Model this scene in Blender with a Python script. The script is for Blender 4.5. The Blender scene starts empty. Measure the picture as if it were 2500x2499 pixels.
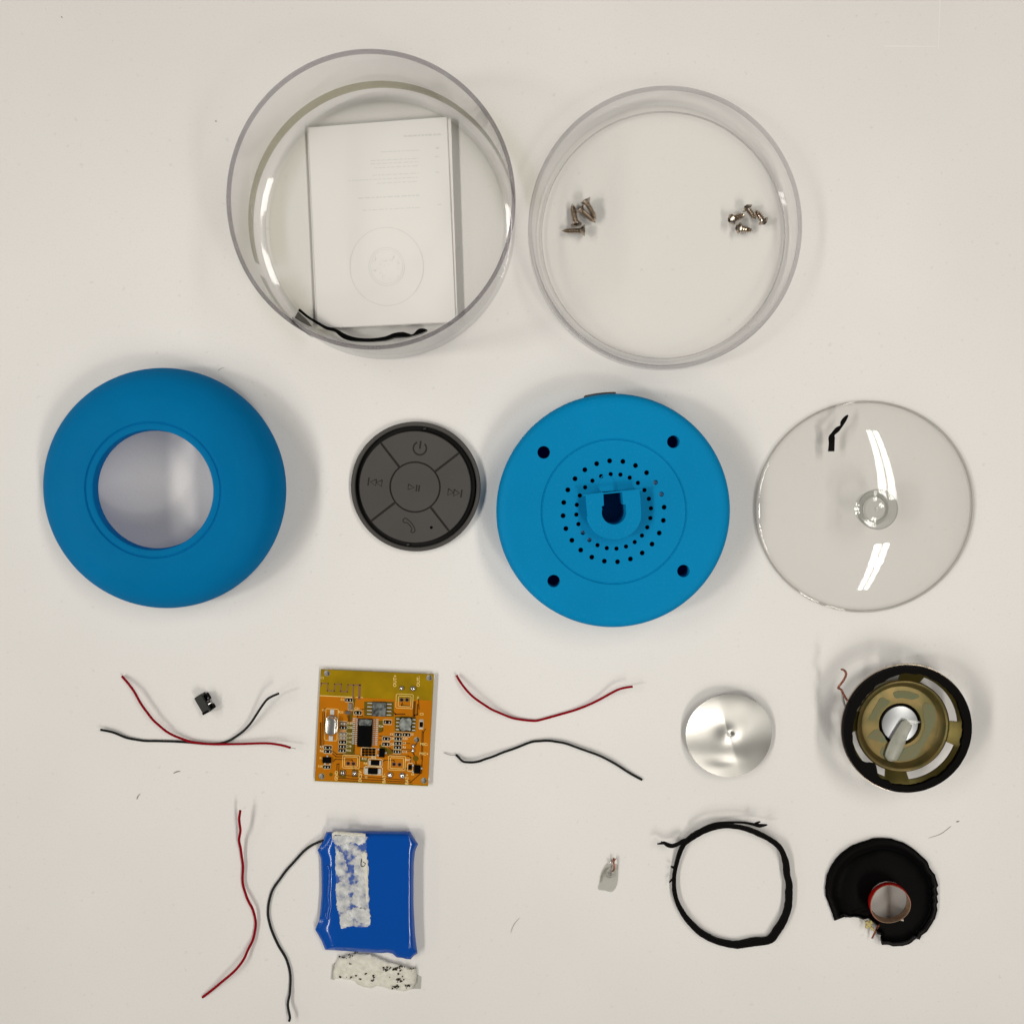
import bpy, bmesh, math, random
from mathutils import Vector, Matrix, noise
from mathutils.geometry import tessellate_polygon
random.seed(7)
R = math.radians
K = 0.001                      # everything below is written in millimetres
sc = bpy.context.scene
col = sc.collection

# ------------------------------------------------------------------ camera
H = 390.0; TH = R(3.4); F = 2500.0
YC = H * math.tan(TH)
cam_d = bpy.data.cameras.new('camera'); cam = bpy.data.objects.new('camera', cam_d); col.objects.link(cam)
cam.location = (0, YC * K, H * K); cam.rotation_euler = (-TH, 0, 0)
cam_d.sensor_width = 36; cam_d.lens = 36; cam_d.clip_start = 0.01; cam_d.clip_end = 20
sc.camera = cam

# ------------------------------------------------------------------ light
w = bpy.data.worlds.new('World'); sc.world = w; w.use_nodes = True
bg = w.node_tree.nodes['Background']
bg.inputs[0].default_value = (1.0, 0.97, 0.95, 1); bg.inputs[1].default_value = 0.095
def tube_pair(x, y, z, power, length=1.2):
    for dx in (-0.074, 0.074):
        ld = bpy.data.lights.new('ceiling_tube', 'AREA'); ld.shape = 'RECTANGLE'
        ld.size = 0.105; ld.size_y = length; ld.energy = power / 2; ld.color = (1.0, 0.96, 0.885)
        lo = bpy.data.objects.new('ceiling_tube', ld); col.objects.link(lo)
        lo.location = (x + dx, y, z)
tube_pair(1.05, -1.42, 2.0, 20, 1.55)
tube_pair(1.05, 0.78, 2.0, 19, 1.55)
tube_pair(-1.95, -1.25, 2.0, 20)
tube_pair(-1.95, 0.72, 2.0, 18)
tube_pair(-4.4, -0.4, 2.0, 26, 2.6)
# two added spots brighten the middle of the table so its corners fall off
def falloff_spot(x, y, power, size):
    dl = bpy.data.lights.new('added_falloff_spot', 'SPOT'); dl.energy = power; dl.spot_size = R(14); dl.spot_blend = 1.0
    dl.shadow_soft_size = size; dl.color = (1.0, .97, .91)
    do = bpy.data.objects.new('added_falloff_spot', dl); col.objects.link(do); do.location = (x, y, 2.0)
    do.rotation_euler = (Vector((.0, .03, 0)) - Vector((x, y, 2.0))).to_track_quat('-Z', 'Y').to_euler()
falloff_spot(-1.95, -.25, 118, .26); falloff_spot(1.05, -1.1, 22, .12)
sc.view_settings.view_transform = 'Standard'; sc.view_settings.look = 'None'
sc.view_settings.exposure = 0.03; sc.view_settings.gamma = 1.0
sc.cycles.caustics_reflective = False; sc.cycles.caustics_refractive = False
sc.cycles.transparent_max_bounces = 24; sc.cycles.max_bounces = 10

# ------------------------------------------------------------------ helpers
def W(px, py, z=0.0):
    """point of the scene (mm) seen at photo position px,py, at height z above the table"""
    x = (px - 1250) / F; y = (1249.5 - py) / F
    c, s = math.cos(TH), math.sin(TH)
    dy = y * c - s; dz = -y * s - c          # rotate (x, y, -1) by -TH about x
    t = (z - H) / dz
    return Vector((x * t, YC + dy * t, z))
def Zm(ox, oy, s):
    return lambda x, y, z=0.0: W(ox + x / s, oy + y / s, z)

def mat(name, color=(.5, .5, .5), rough=.5, metal=0, spec=.5, noise_amt=0, noise_scale=60, bump=0, bump_scale=400, coat=0, color2=None, trans=0):
    m = bpy.data.materials.new(name); m.use_nodes = True; nt = m.node_tree
    p = nt.nodes['Principled BSDF']
    p.inputs['Base Color'].default_value = (*color, 1); p.inputs['Roughness'].default_value = rough
    p.inputs['Metallic'].default_value = metal; p.inputs['Specular IOR Level'].default_value = spec
    p.inputs['Coat Weight'].default_value = coat; p.inputs['Coat Roughness'].default_value = .08
    tc = nt.nodes.new('ShaderNodeTexCoord')
    if noise_amt or color2:
        n = nt.nodes.new('ShaderNodeTexNoise'); n.inputs['Scale'].default_value = noise_scale; n.inputs['Detail'].default_value = 5
        nt.links.new(tc.outputs['Object'], n.inputs['Vector'])
        r = nt.nodes.new('ShaderNodeValToRGB'); r.color_ramp.elements[0].position = .35; r.color_ramp.elements[1].position = .65
        a = color2 or tuple(c * (1 - noise_amt) for c in color)
        r.color_ramp.elements[0].color = (*a, 1); r.color_ramp.elements[1].color = (*color, 1)
        nt.links.new(n.outputs['Fac'], r.inputs['Fac']); nt.links.new(r.outputs['Color'], p.inputs['Base Color'])
    if bump:
        n2 = nt.nodes.new('ShaderNodeTexNoise'); n2.inputs['Scale'].default_value = bump_scale; n2.inputs['Detail'].default_value = 4
        nt.links.new(tc.outputs['Object'], n2.inputs['Vector'])
        b = nt.nodes.new('ShaderNodeBump'); b.inputs['Strength'].default_value = bump; b.inputs['Distance'].default_value = .0004
        nt.links.new(n2.outputs['Fac'], b.inputs['Height']); nt.links.new(b.outputs['Normal'], p.inputs['Normal'])
    return m

def clear(name, face=(.97, .97, .97), edge=(.6, .59, .63), gloss=1.0, rough=.03, ior=1.49, power=2.5, base=.04):
    """thin clear plastic: absorbs more and reflects more at grazing angles"""
    m = bpy.data.materials.new(name); m.use_nodes = True; nt = m.node_tree; nt.nodes.clear()
    out = nt.nodes.new('ShaderNodeOutputMaterial'); mix = nt.nodes.new('ShaderNodeMixShader')
    tr = nt.nodes.new('ShaderNodeBsdfTransparent'); gl = nt.nodes.new('ShaderNodeBsdfGlossy')
    gl.inputs['Roughness'].default_value = rough; gl.inputs['Color'].default_value = (gloss, gloss, gloss, 1)
    fr = nt.nodes.new('ShaderNodeFresnel'); fr.inputs['IOR'].default_value = ior
    lw = nt.nodes.new('ShaderNodeLayerWeight'); lw.inputs['Blend'].default_value = .5
    pw = nt.nodes.new('ShaderNodeMath'); pw.operation = 'POWER'; pw.inputs[1].default_value = power
    cm = nt.nodes.new('ShaderNodeMix'); cm.data_type = 'RGBA'
    cm.inputs['A'].default_value = (*face, 1); cm.inputs['B'].default_value = (*edge, 1)
    L = nt.links.new
    # fresnel from inside a thin sheet must not go to total reflection: use the outer side's value on both faces
    geo = nt.nodes.new('ShaderNodeNewGeometry')
    L(lw.outputs['Facing'], pw.inputs[0]); L(pw.outputs[0], cm.inputs['Factor']); L(cm.outputs['Result'], tr.inputs['Color'])
    f5 = nt.nodes.new('ShaderNodeMath'); f5.operation = 'POWER'; f5.inputs[1].default_value = 5
    mu = nt.nodes.new('ShaderNodeMath'); mu.operation = 'MULTIPLY_ADD'; mu.inputs[1].default_value = .8; mu.inputs[2].default_value = base
    L(lw.outputs['Facing'], f5.inputs[0]); L(f5.outputs[0], mu.inputs[0])
    L(mu.outputs[0], mix.inputs['Fac']); L(tr.outputs[0], mix.inputs[1]); L(gl.outputs[0], mix.inputs[2]); L(mix.outputs[0], out.inputs['Surface'])
    return m

def patchy(name, color, cover=.5, scale=300, soft=.12, rough=.7):
    """torn foam or glue residue: opaque in patches, clear between"""
    m = bpy.data.materials.new(name); m.use_nodes = True; nt = m.node_tree; p = nt.nodes['Principled BSDF']
    p.inputs['Base Color'].default_value = (*color, 1); p.inputs['Roughness'].default_value = rough
    tc = nt.nodes.new('ShaderNodeTexCoord'); n = nt.nodes.new('ShaderNodeTexNoise'); n.inputs['Scale'].default_value = scale; n.inputs['Detail'].default_value = 6
    r = nt.nodes.new('ShaderNodeValToRGB'); r.color_ramp.elements[0].position = 1 - cover - soft; r.color_ramp.elements[1].position = 1 - cover + soft
    r.color_ramp.elements[0].color = (.12, .12, .12, 1)
    nt.links.new(tc.outputs['Object'], n.inputs['Vector']); nt.links.new(n.outputs['Fac'], r.inputs['Fac']); nt.links.new(r.outputs['Color'], p.inputs['Alpha'])
    b = nt.nodes.new('ShaderNodeBump'); b.inputs['Distance'].default_value = .0005; b.inputs['Strength'].default_value = .6
    nt.links.new(n.outputs['Fac'], b.inputs['Height']); nt.links.new(b.outputs['Normal'], p.inputs['Normal'])
    return m

def cr(pts, n=6, closed=False):
    """Catmull-Rom through tuples of any length"""
    P = [tuple(p) for p in pts]; N = len(P); out = []
    rng = range(N) if closed else range(N - 1)
    for i in rng:
        if closed: a, b, c, d = P[(i-1) % N], P[i], P[(i+1) % N], P[(i+2) % N]
        else: a, b, c, d = P[max(i-1, 0)], P[i], P[i+1], P[min(i+2, N-1)]
        for k in range(n):
            t = k / n
            out.append(tuple(.5 * ((2*b[j]) + (-a[j]+c[j])*t + (2*a[j]-5*b[j]+4*c[j]-d[j])*t*t + (-a[j]+3*b[j]-3*c[j]+d[j])*t**3) for j in range(len(b))))
    if not closed: out.append(P[-1])
    return out
def circ(r, n=48, cx=0, cy=0, a0=0):
    return [(cx + r*math.cos(a0 + 2*math.pi*i/n), cy + r*math.sin(a0 + 2*math.pi*i/n)) for i in range(n)]

class MB:
    def __init__(s, o=(0, 0, 0)): s.v = []; s.f = []; s.o = Vector(o)
    def add(s, vs, fs):
        b = len(s.v); s.v += [Vector(v) - s.o for v in vs]; s.f += [[b + i for i in f] for f in fs]; return s
    def lathe(s, prof, n=96, c=(0, 0, 0), closed=True, sx=1, sy=1, a0=0, a1=None):
        vs = []; fs = []; m = len(prof); full = a1 is None
        nn = n if full else n + 1
        for i in range(nn):
            a = 2*math.pi*i/n if full else a0 + (a1-a0)*i/n
            for r, z in prof: vs.append((c[0] + r*math.cos(a)*sx, c[1] + r*math.sin(a)*sy, c[2] + z))
        for i in range(n):
            j = (i+1) % nn
            for k in range(m if closed else m-1):
                l = (k+1) % m
                fs.append([i*m+k, j*m+k, j*m+l, i*m+l])
        if not full and closed: fs.append(list(range(m))); fs.append([(nn-1)*m+k for k in range(m)][::-1])
        return s.add(vs, fs)
    def plate(s, outer, holes=(), z0=0, z1=1, c=(0, 0), bottom=True, zf=None):
        loops = [list(outer)] + [list(h) for h in holes]
        flat = [p for l in loops for p in l]
        tris = tessellate_polygon([[Vector((p[0], p[1], 0)) for p in l] for l in loops])
        n = len(flat); vs = [(p[0]+c[0], p[1]+c[1], z1) for p in flat] + [(p[0]+c[0], p[1]+c[1], z0) for p in flat]
        fs = []
        for t in tris:
            a, b, d = (flat[i] for i in t)
            ar = (b[0]-a[0])*(d[1]-a[1]) - (b[1]-a[1])*(d[0]-a[0])
            t = list(t) if ar > 0 else list(t)[::-1]
            fs.append(t)
            if bottom: fs.append([i+n for i in t][::-1])
        b = 0
        for l in loops:
            m = len(l)
            for i in range(m): fs.append([b+i, b+(i+1) % m, n+b+(i+1) % m, n+b+i])
            b += m
        return s.add(vs, fs)
    def box(s, c, sz, rot=0, bev=0, tilt=None):
        x, y, z = sz[0]/2, sz[1]/2, sz[2]/2; b = min(bev, x*.9, y*.9)
        M = Matrix.Rotation(rot, 3, 'Z')
        if tilt is not None: M = tilt
        if b > 0:
            lay = [(-z, 0), (z-b, 0), (z, b)]; vs = []
            for zz, d in lay:
                X, Y = x-d, y-d; e = b*.5
                vs += [(-X+e, -Y, zz), (X-e, -Y, zz), (X, -Y+e, zz), (X, Y-e, zz), (X-e, Y, zz), (-X+e, Y, zz), (-X, Y-e, zz), (-X, -Y+e, zz)]
            fs = [list(range(8))[::-1], list(range(16, 24))]
            for k in range(2):
                for i in range(8): fs.append([k*8+i, k*8+(i+1) % 8, k*8+8+(i+1) % 8, k*8+8+i])
        else:
            vs = [(a*x, b_*y, c_*z) for c_ in (-1, 1) for a, b_ in ((-1, -1), (1, -1), (1, 1), (-1, 1))]
            fs = [[3, 2, 1, 0], [4, 5, 6, 7], [0, 1, 5, 4], [1, 2, 6, 5], [2, 3, 7, 6], [3, 0, 4, 7]]
        return s.add([M @ Vector(v) + Vector(c) for v in vs], fs)
    def tube(s, path, r, n=8, cap=True):
        P = [Vector(p) for p in path]; m = len(P); vs = []; fs = []
        rr = r if isinstance(r, (list, tuple)) else [r]*m
        up = Vector((0, 0, 1)); prev = None
        for i, p in enumerate(P):
            t = (P[min(i+1, m-1)] - P[max(i-1, 0)]); t = t.normalized() if t.length > 1e-9 else Vector((1, 0, 0))
            if prev is None:
                a = t.cross(up) if abs(t.z) < .95 else t.cross(Vector((1, 0, 0)))
            else: a = prev - t * prev.dot(t)
            a.normalize(); prev = a; b = a.cross(t)
            for k in range(n):
                q = 2*math.pi*k/n; vs.append(p + (a*math.cos(q) + b*math.sin(q))*rr[i])
        for i in range(m-1):
            for k in range(n): fs.append([i*n+k, i*n+(k+1) % n, (i+1)*n+(k+1) % n, (i+1)*n+k])
        if cap: fs.append(list(range(n))[::-1]); fs.append([(m-1)*n+k for k in range(n)])
        return s.add(vs, fs)
    def ribbon(s, path, th=.3, closed=False, lean=0):
        """path of (x, y, z, width): flat strip of thickness th; lean raises its left edge"""
        P = path; m = len(P); vs = []; fs = []
        for i in range(m):
            a = P[(i-1) % m] if closed else P[max(i-1, 0)]; b = P[(i+1) % m] if closed else P[min(i+1, m-1)]
            t = Vector((b[0]-a[0], b[1]-a[1], 0)); t = t.normalized() if t.length > 0 else Vector((1, 0, 0))
            nrm = Vector((-t.y, t.x, 0)); p = Vector(P[i][:3]); hw = P[i][3]/2
            for sg, dz in ((1, th/2), (-1, th/2), (-1, -th/2), (1, -th/2)):
                vs.append(p + nrm*hw*sg + Vector((0, 0, dz + sg*lean*hw)))
        for i in range(m if closed else m-1):
            j = (i+1) % m
            for k in range(4): fs.append([i*4+k, i*4+(k+1) % 4, j*4+(k+1) % 4, j*4+k])
        if not closed: fs.append([3, 2, 1, 0][::-1]); fs.append([(m-1)*4+k for k in (3, 2, 1, 0)])
        return s.add(vs, fs)
    def rings(s, loops, cap0=True, cap1=True):
        """loops of equal length, list of lists of 3D points"""
        n = len(loops[0]); vs = [p for l in loops for p in l]; fs = []
        for i in range(len(loops)-1):
            for k in range(n): fs.append([i*n+k, i*n+(k+1) % n, (i+1)*n+(k+1) % n, (i+1)*n+k])
        if cap0: fs.append(list(range(n))[::-1])
        if cap1: fs.append([(len(loops)-1)*n+k for k in range(n)])
        return s.add(vs, fs)
    def build(s, name, m, parent=None, smooth=30, kind=None, label=None):
        me = bpy.data.meshes.new(name); me.from_pydata([v*K for v in s.v], [], s.f)
        bm = bmesh.new(); bm.from_mesh(me); bmesh.ops.recalc_face_normals(bm, faces=bm.faces); bm.to_mesh(me); bm.free()
        me.materials.append(m)
        if smooth: me.shade_smooth(); me.set_sharp_from_angle(angle=R(smooth))
        o = bpy.data.objects.new(name, me); col.objects.link(o)
        if parent: o.parent = parent
        else: o.location = s.o * K
        if parent and parent.type != 'EMPTY' : pass
        if kind: o['kind'] = kind
        if label: o['label'] = label
        return o
def thing(name, label, cat, loc=(0, 0, 0), group=None, rz=0):
    o = bpy.data.objects.new(name, None); col.objects.link(o); o.empty_display_size = .01
    o.location = Vector(loc) * K; o.rotation_euler = (0, 0, rz); o['label'] = label; o['category'] = cat
    if group: o['group'] = group
    return o
def tag(o, label, cat, group=None):
    o['label'] = label; o['category'] = cat
    if group: o['group'] = group
    return o

_glyph = {}
def text_mb(mb, txt, pos, size, rot=0, z=0, mirror=False):
    """lettering laid flat at pos (mm), cap height about size*.7"""
    key = txt
    if key not in _glyph:
        cu = bpy.data.curves.new('t', 'FONT'); cu.body = txt; cu.align_x = 'CENTER'; cu.align_y = 'CENTER'; cu.resolution_u = 2; cu.offset = .018
        ob = bpy.data.objects.new('t', cu); col.objects.link(ob); dg = bpy.context.evaluated_depsgraph_get(); dg.update()
        me = bpy.data.meshes.new_from_object(ob.evaluated_get(dg))
        _glyph[key] = ([v.co.copy() for v in me.vertices], [list(p.vertices) for p in me.polygons])
        bpy.data.objects.remove(ob); bpy.data.curves.remove(cu); bpy.data.meshes.remove(me)
    vs, fs = _glyph[key]; M = Matrix.Rotation(rot, 3, 'Z')
    mb.add([M @ Vector((v.x*size*(-1 if mirror else 1), v.y*size, 0)) + Vector((pos[0], pos[1], z)) for v in vs], fs)

# ------------------------------------------------------------------ materials
M_table = mat('white_tabletop', (.790, .768, .743), .5, spec=.2, noise_amt=.05, noise_scale=8, bump=.15, bump_scale=900)
def dust(m, scale, thr, amt, col_):
    nt = m.node_tree; p = nt.nodes['Principled BSDF']; tc = nt.nodes.new('ShaderNodeTexCoord')
    n = nt.nodes.new('ShaderNodeTexNoise'); n.inputs['Scale'].default_value = scale; n.inputs['Detail'].default_value = 3
    r = nt.nodes.new('ShaderNodeValToRGB'); r.color_ramp.elements[0].position = thr; r.color_ramp.elements[1].position = min(1, thr + .1)
    r.color_ramp.elements[0].color = (0, 0, 0, 1); r.color_ramp.elements[1].color = (amt, amt, amt, 1)
    mx = nt.nodes.new('ShaderNodeMix'); mx.data_type = 'RGBA'; mx.inputs['B'].default_value = (*col_, 1)
    src = p.inputs['Base Color'].links[0].from_socket
    L = nt.links.new; L(tc.outputs['Object'], n.inputs['Vector']); L(n.outputs['Fac'], r.inputs['Fac']); L(r.outputs['Color'], mx.inputs['Factor']); L(src, mx.inputs['A']); L(mx.outputs['Result'], p.inputs['Base Color'])
dust(M_table, 420, .66, .30, (.52, .50, .47)); dust(M_table, 1500, .55, .16, (.6, .58, .55))
M_blue = mat('blue_silicone', (.0, .235, .49), .6, spec=.06, noise_amt=.09, noise_scale=28, bump=.04, bump_scale=1500)
M_blue2 = mat('blue_plastic_back', (.0, .220, .47), .6, spec=.06, noise_amt=.07, noise_scale=28, bump=.04, bump_scale=1500)
dust(M_blue, 1500, .60, .12, (.08, .30, .46)); dust(M_blue2, 1500, .60, .12, (.08, .34, .50))
nt_ = M_blue.node_tree; tl_ = nt_.nodes.new('ShaderNodeBsdfTranslucent'); tl_.inputs['Color'].default_value = (.03, .30, .80, 1)
mx_ = nt_.nodes.new('ShaderNodeMixShader'); mx_.inputs['Fac'].default_value = .36
nt_.links.new(nt_.nodes['Principled BSDF'].outputs[0], mx_.inputs[1]); nt_.links.new(tl_.outputs[0], mx_.inputs[2]); nt_.links.new(mx_.outputs[0], nt_.nodes['Material Output'].inputs['Surface'])
M_grey = mat('dark_grey_rubber', (.072, .067, .063), .6, spec=.15, noise_amt=.08, bump=.06, bump_scale=1500)
M_greyd = mat('black_channel_rubber', (.006, .0055, .005), .6, spec=.2)
M_shade_grey = mat('recess_shade_grey', (.028, .025, .022), .7, spec=.1)  # darker copy of the rubber grey, painted shade for symbols and gaps
M_clear = clear('clear_polystyrene', (.994, .993, .992), (.90, .895, .905), gloss=.8, power=2)
M_rim = clear('clear_polystyrene_edge', (.76, .745, .765), (.62, .61, .63), gloss=.8, power=1.5)
M_rim2 = clear('clear_polystyrene_lid_edge', (.91, .90, .91), (.75, .74, .76), gloss=.8, power=1.5)
M_yel = clear('yellowed_clear_tape', (.91, .905, .83), (.70, .69, .56), gloss=.4, rough=.2, power=1.5)
M_suck = clear('clear_vinyl', (.982, .98, .976), (.6, .59, .58), rough=.03, power=6, base=.028)
M_floor = clear('clear_floor', (.996, .996, .992), (.9, .9, .88), gloss=.8, power=4, base=.012)
M_film = clear('grey_film', (.91, .91, .895), (.7, .7, .68), gloss=.5, rough=.2)
M_black = mat('black_rubber', (.002, .0017, .0015), .6, spec=.06, bump=.2, bump_scale=900)
M_cone = mat('black_cone_paper', (.0015, .0013, .0013), .55, spec=.05, bump=.25, bump_scale=500)
M_blackg = mat('black_gloss', (.0015, .0015, .0015), .3, spec=.12)
M_redw = mat('red_wire_insulation', (.25, .0, .006), .5, spec=.06)
M_blkw = mat('black_wire_insulation', (.004, .0055, .005), .45, spec=.2)
M_paper = mat('booklet_paper', (.80, .78, .75), .75, spec=.15, noise_amt=.02, noise_scale=30)
M_ink = mat('faint_ink', (.70, .685, .66), .8, spec=.1)
M_steel = mat('nickel_screw', (.50, .42, .34), .24, metal=1)
M_tin = mat('tinned_metal', (.72, .70, .68), .22, metal=1, bump=.1, bump_scale=1200)
M_wire = mat('bare_wire', (.5, .48, .46), .35, metal=1)
M_copper = mat('copper_strand', (.25, .085, .05), .4, metal=.6)
M_foil = mat('aluminium_foil', (.42, .41, .385), .33, metal=1, bump=.03, bump_scale=120)
M_zinc = mat('yellow_zinc', (.185, .13, .042), .42, metal=.6, color2=(.105, .09, .027), noise_scale=150)
M_zincd = mat('yellow_zinc_dark', (.08, .057, .008), .35, metal=.7, color2=(.06, .05, .008), noise_scale=200)
M_pole = mat('steel_pole', (.50, .51, .52), .38, metal=1)
M_green = mat('green_glue_film', (.10, .12, .045), .35, spec=.3, color2=(.13, .11, .035), noise_scale=300)
M_glue = clear('frosted_glue', (.62, .63, .55), (.5, .5, .42), gloss=.5, rough=.3)
M_frost = mat('frosted_glue_bead', (.42, .42, .35), .35, spec=.5, noise_amt=.15, noise_scale=400)
M_frost.node_tree.nodes['Principled BSDF'].inputs['Alpha'].default_value = .72
M_batt = mat('blue_shrink_wrap', (.0, .066, .36), .12, spec=.45, bump=.1, bump_scale=120)
M_foam = mat('white_foam_tape', (.72, .70, .62), .7, spec=.2, color2=(.60, .58, .50), noise_scale=500, bump=.4, bump_scale=700)
M_resid = patchy('torn_white_foam', (.66, .67, .68), cover=.47, scale=260, soft=.10)
M_speck = mat('dark_speck', (.035, .028, .02), .8, spec=.1)
M_coil = mat('red_enamel_coil', (.42, .008, .006), .25, spec=.6)
M_former = mat('coil_paper', (.34, .21, .12), .6, color2=(.22, .14, .08), noise_scale=500)
M_pcb = mat('pcb_olive', (.34, .21, .001), .4, spec=.12, color2=(.24, .15, .001), noise_scale=90)
M_pcbo = mat('pcb_orange', (.48, .150, .001), .4, spec=.12, color2=(.42, .14, .001), noise_scale=120)
M_trace = mat('pcb_trace', (.12, .04, .001), .5, spec=.1)
M_traceg = mat('pcb_gap_green', (.13, .085, .004), .5, spec=.1)
M_ant = mat('antenna_copper', (.26, .12, .085), .4, metal=.3)
M_can = mat('polished_can', (.62, .60, .57), .28, metal=1)
M_pin = mat('solder_plated', (.72, .70, .64), .35, metal=.45)
M_silk = mat('silkscreen', (.78, .55, .16), .6)
M_silkp = mat('silkscreen_pale', (.70, .62, .36), .6)
M_ic = mat('chip_black', (.001, .001, .001), .6, spec=.05)
M_icg = mat('chip_residue', (.16, .175, .165), .6, color2=(.006, .006, .006), noise_scale=700)
M_icg2 = mat('chip_glue_grey', (.30, .32, .29), .5, color2=(.10, .11, .10), noise_scale=600, bump=.6, bump_scale=900)
M_cap = mat('capacitor_tan', (.22, .17, .13), .5)
M_hole = mat('hole_wall', (.01, .006, .01), .6)
M_fluff = mat('yellow_glue_fluff', (.50, .42, .17), .8)
M_scuff = mat('pale_scuff', (.815, .798, .78), .5)

# ------------------------------------------------------------------ tabletop
mb = MB(); mb.box((0, 0, -12), (1800, 1400, 24)); t = mb.build('tabletop', M_table, smooth=0, kind='structure')
t['label'] = 'white laminate tabletop'
def scuff(p, q, wd):
    m = MB(); a, b = W(*p), W(*q); m.ribbon([(a.x, a.y, .012, wd), ((a.x+b.x)/2, (a.y+b.y)/2, .012, wd*.8), (b.x, b.y, .012, wd*.5)], .02); m.build('scuff_mark', M_scuff, t, smooth=0)
scuff((2160, 113), (2288, 114), .35); scuff((2295, 0), (2291, 122), .3)

# ------------------------------------------------------------------ clear cup and lid
def container(name, label, base_px, height, rimm, r=48.8, sx=1.0, sy=1.0):
    b = W(*base_px, 0); th = thing(name, label, 'plastic cup' if height > 20 else 'dish', b)
    wall = [(r-3.2, 0.02), (r-1.2, .8), (r-.3, 2.6), (r, 5), (r, height-1.2), (r-1.35, height-1.2), (r-1.5, 5.2), (r-2.2, 2.6), (r-3.6, 1.35)]
    MB().lathe(wall, 160, sx=sx, sy=sy).build('wall', M_clear, th)
    MB().lathe([(0.01, .3), (r-3.8, .3), (r-3.7, 1.3), (0.01, 1.3)], 128, closed=True, sx=sx, sy=sy).build('floor_disc', M_floor, th)
    MB().lathe([(r, height-1.15), (r, height-.25), (r-.3, height), (r-1.05, height), (r-1.35, height-.25), (r-1.35, height-1.15)], 160, sx=sx, sy=sy).build('rim', rimm, th)
    return th, b
cup, cb = container('clear_cup', 'tall clear plastic cup holding the white booklet', (943, 556), 42, M_rim, r=49, sx=.988, sy=1.01)
MB().lathe([(49.2, 4.5), (49.2, 11.5), (49.35, 11.5), (49.35, 4.5)], 60, a0=R(8), a1=R(197), sx=.99, sy=1.01).build('tape_band', M_yel, cup, label='yellowed clear tape round the foot of the cup')
MB().lathe([(49.2, 3.5), (49.2, 11), (49.35, 11), (49.35, 3.5)], 24, a0=R(203), a1=R(236), sx=.99, sy=1.01).build('tape_band', M_yel, cup)
lid, lb = container('shallow_dish', 'shallow round clear plastic lid with eight small screws inside', (1612, 575), 12.5, M_rim2, r=49.8, sx=1.0, sy=1.018)
MB().lathe([(45.2, 1.32), (45.2, 2.0), (45.65, 2.0), (45.65, 1.32)], 128, c=(.8, -.6, 0), sy=1.0).build('floor_ring', M_rim2, lid)

# booklet in the cup
bo = W(930, 545, 4.2); bk = thing('folded_booklet', 'white paper booklet lying inside the tall clear cup', 'booklet', bo)
def sheet(pts, z, name='page', th=.12, lift=0):
    q = [W(x, y, z) - bo for x, y in pts]; m = MB(); n = 10; g = []
    for side in (th/2, -th/2):
        for i in range(n+1):
            for j in range(n+1):
                u, v = i/n, j/n
                p = (q[0]*(1-u) + q[1]*u)*(1-v) + (q[3]*(1-u) + q[2]*u)*v
                g.append(Vector((p.x, p.y, p.z + side + lift*math.sin(u*math.pi)*.6 + lift*v*(1-v))))
    N = (n+1)**2; fs = []
    for i in range(n):
        for j in range(n):
            a = i*(n+1)+j; fs.append([a, a+n+1, a+n+2, a+1]); fs.append([N+a, N+a+1, N+a+n+2, N+a+n+1])
    for k in range(n):
        for a, b in ((k*(n+1), (k+1)*(n+1)), ((k+1)*(n+1)+n, k*(n+1)+n), (k+1, k), (n*(n+1)+k, n*(n+1)+k+1)): fs.append([a, b, N+b, N+a])
    m.add(g, fs); return m.build(name, M_paper, bk, smooth=40)
sheet([(750, 315), (1097, 291), (1119, 787), (772, 803)], 2.5)
sheet([(751, 314), (1101, 290), (1117, 784), (774, 802)], 2.75)
pg = sheet([(752.7, 312), (1090.4, 285.9), (1112, 785), (775.5, 801)], 3.2, lift=.1)
ink = MB(bo); zi = 3.38
for y0, x0, x1, hgt in ((332, 985, 1078, 4), (365, 1064, 1072, 5), (368, 930, 1025, 2), (386, 1062, 1074, 3), (388, 905, 1022, 2), (396, 905, 1022, 2), (406, 915, 1020, 2),
                        (424, 1064, 1074, 3), (424, 910, 1022, 2), (434, 850, 1020, 2), (444, 920, 1018, 2), (478, 875, 1024, 3), (503, 1068, 1078, 3), (508, 885, 1026, 2)):
    x = x0
    while x < x1:
        l = random.uniform(5, 14); e = min(x+l, x1); dy = (x-1000)*-.05
        a, b = W(x, y0+dy, zi), W(e, y0+dy-(e-x)*.05, zi)
        ink.ribbon([(a.x, a.y, zi, hgt/6.6), (b.x, b.y, zi, hgt/6.6)], .02); x = e + random.uniform(2, 4)
ec = W(944, 651, zi)
for rr, ww in ((13.6, .22), (6.6, .15), (5.9, .1)):
    ink.lathe([(rr, 0), (rr+ww, 0), (rr+ww, .015), (rr, .015)], 64, c=(ec.x, ec.y, zi), sy=1.05)
for k in range(34):
    a = random.uniform(0, 6.28); r_ = random.uniform(1, 5.2); l = random.uniform(.4, 1.6); b = random.uniform(0, 6.28)
    x, y = ec.x + r_*math.cos(a), ec.y + r_*math.sin(a)
    ink.ribbon([(x, y, zi+.01, .12), (x+l*math.cos(b), y+l*math.sin(b), zi+.01, .1)], .01)
ink.build('show_through_print', M_ink, pg if False else bk, smooth=0)

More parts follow.
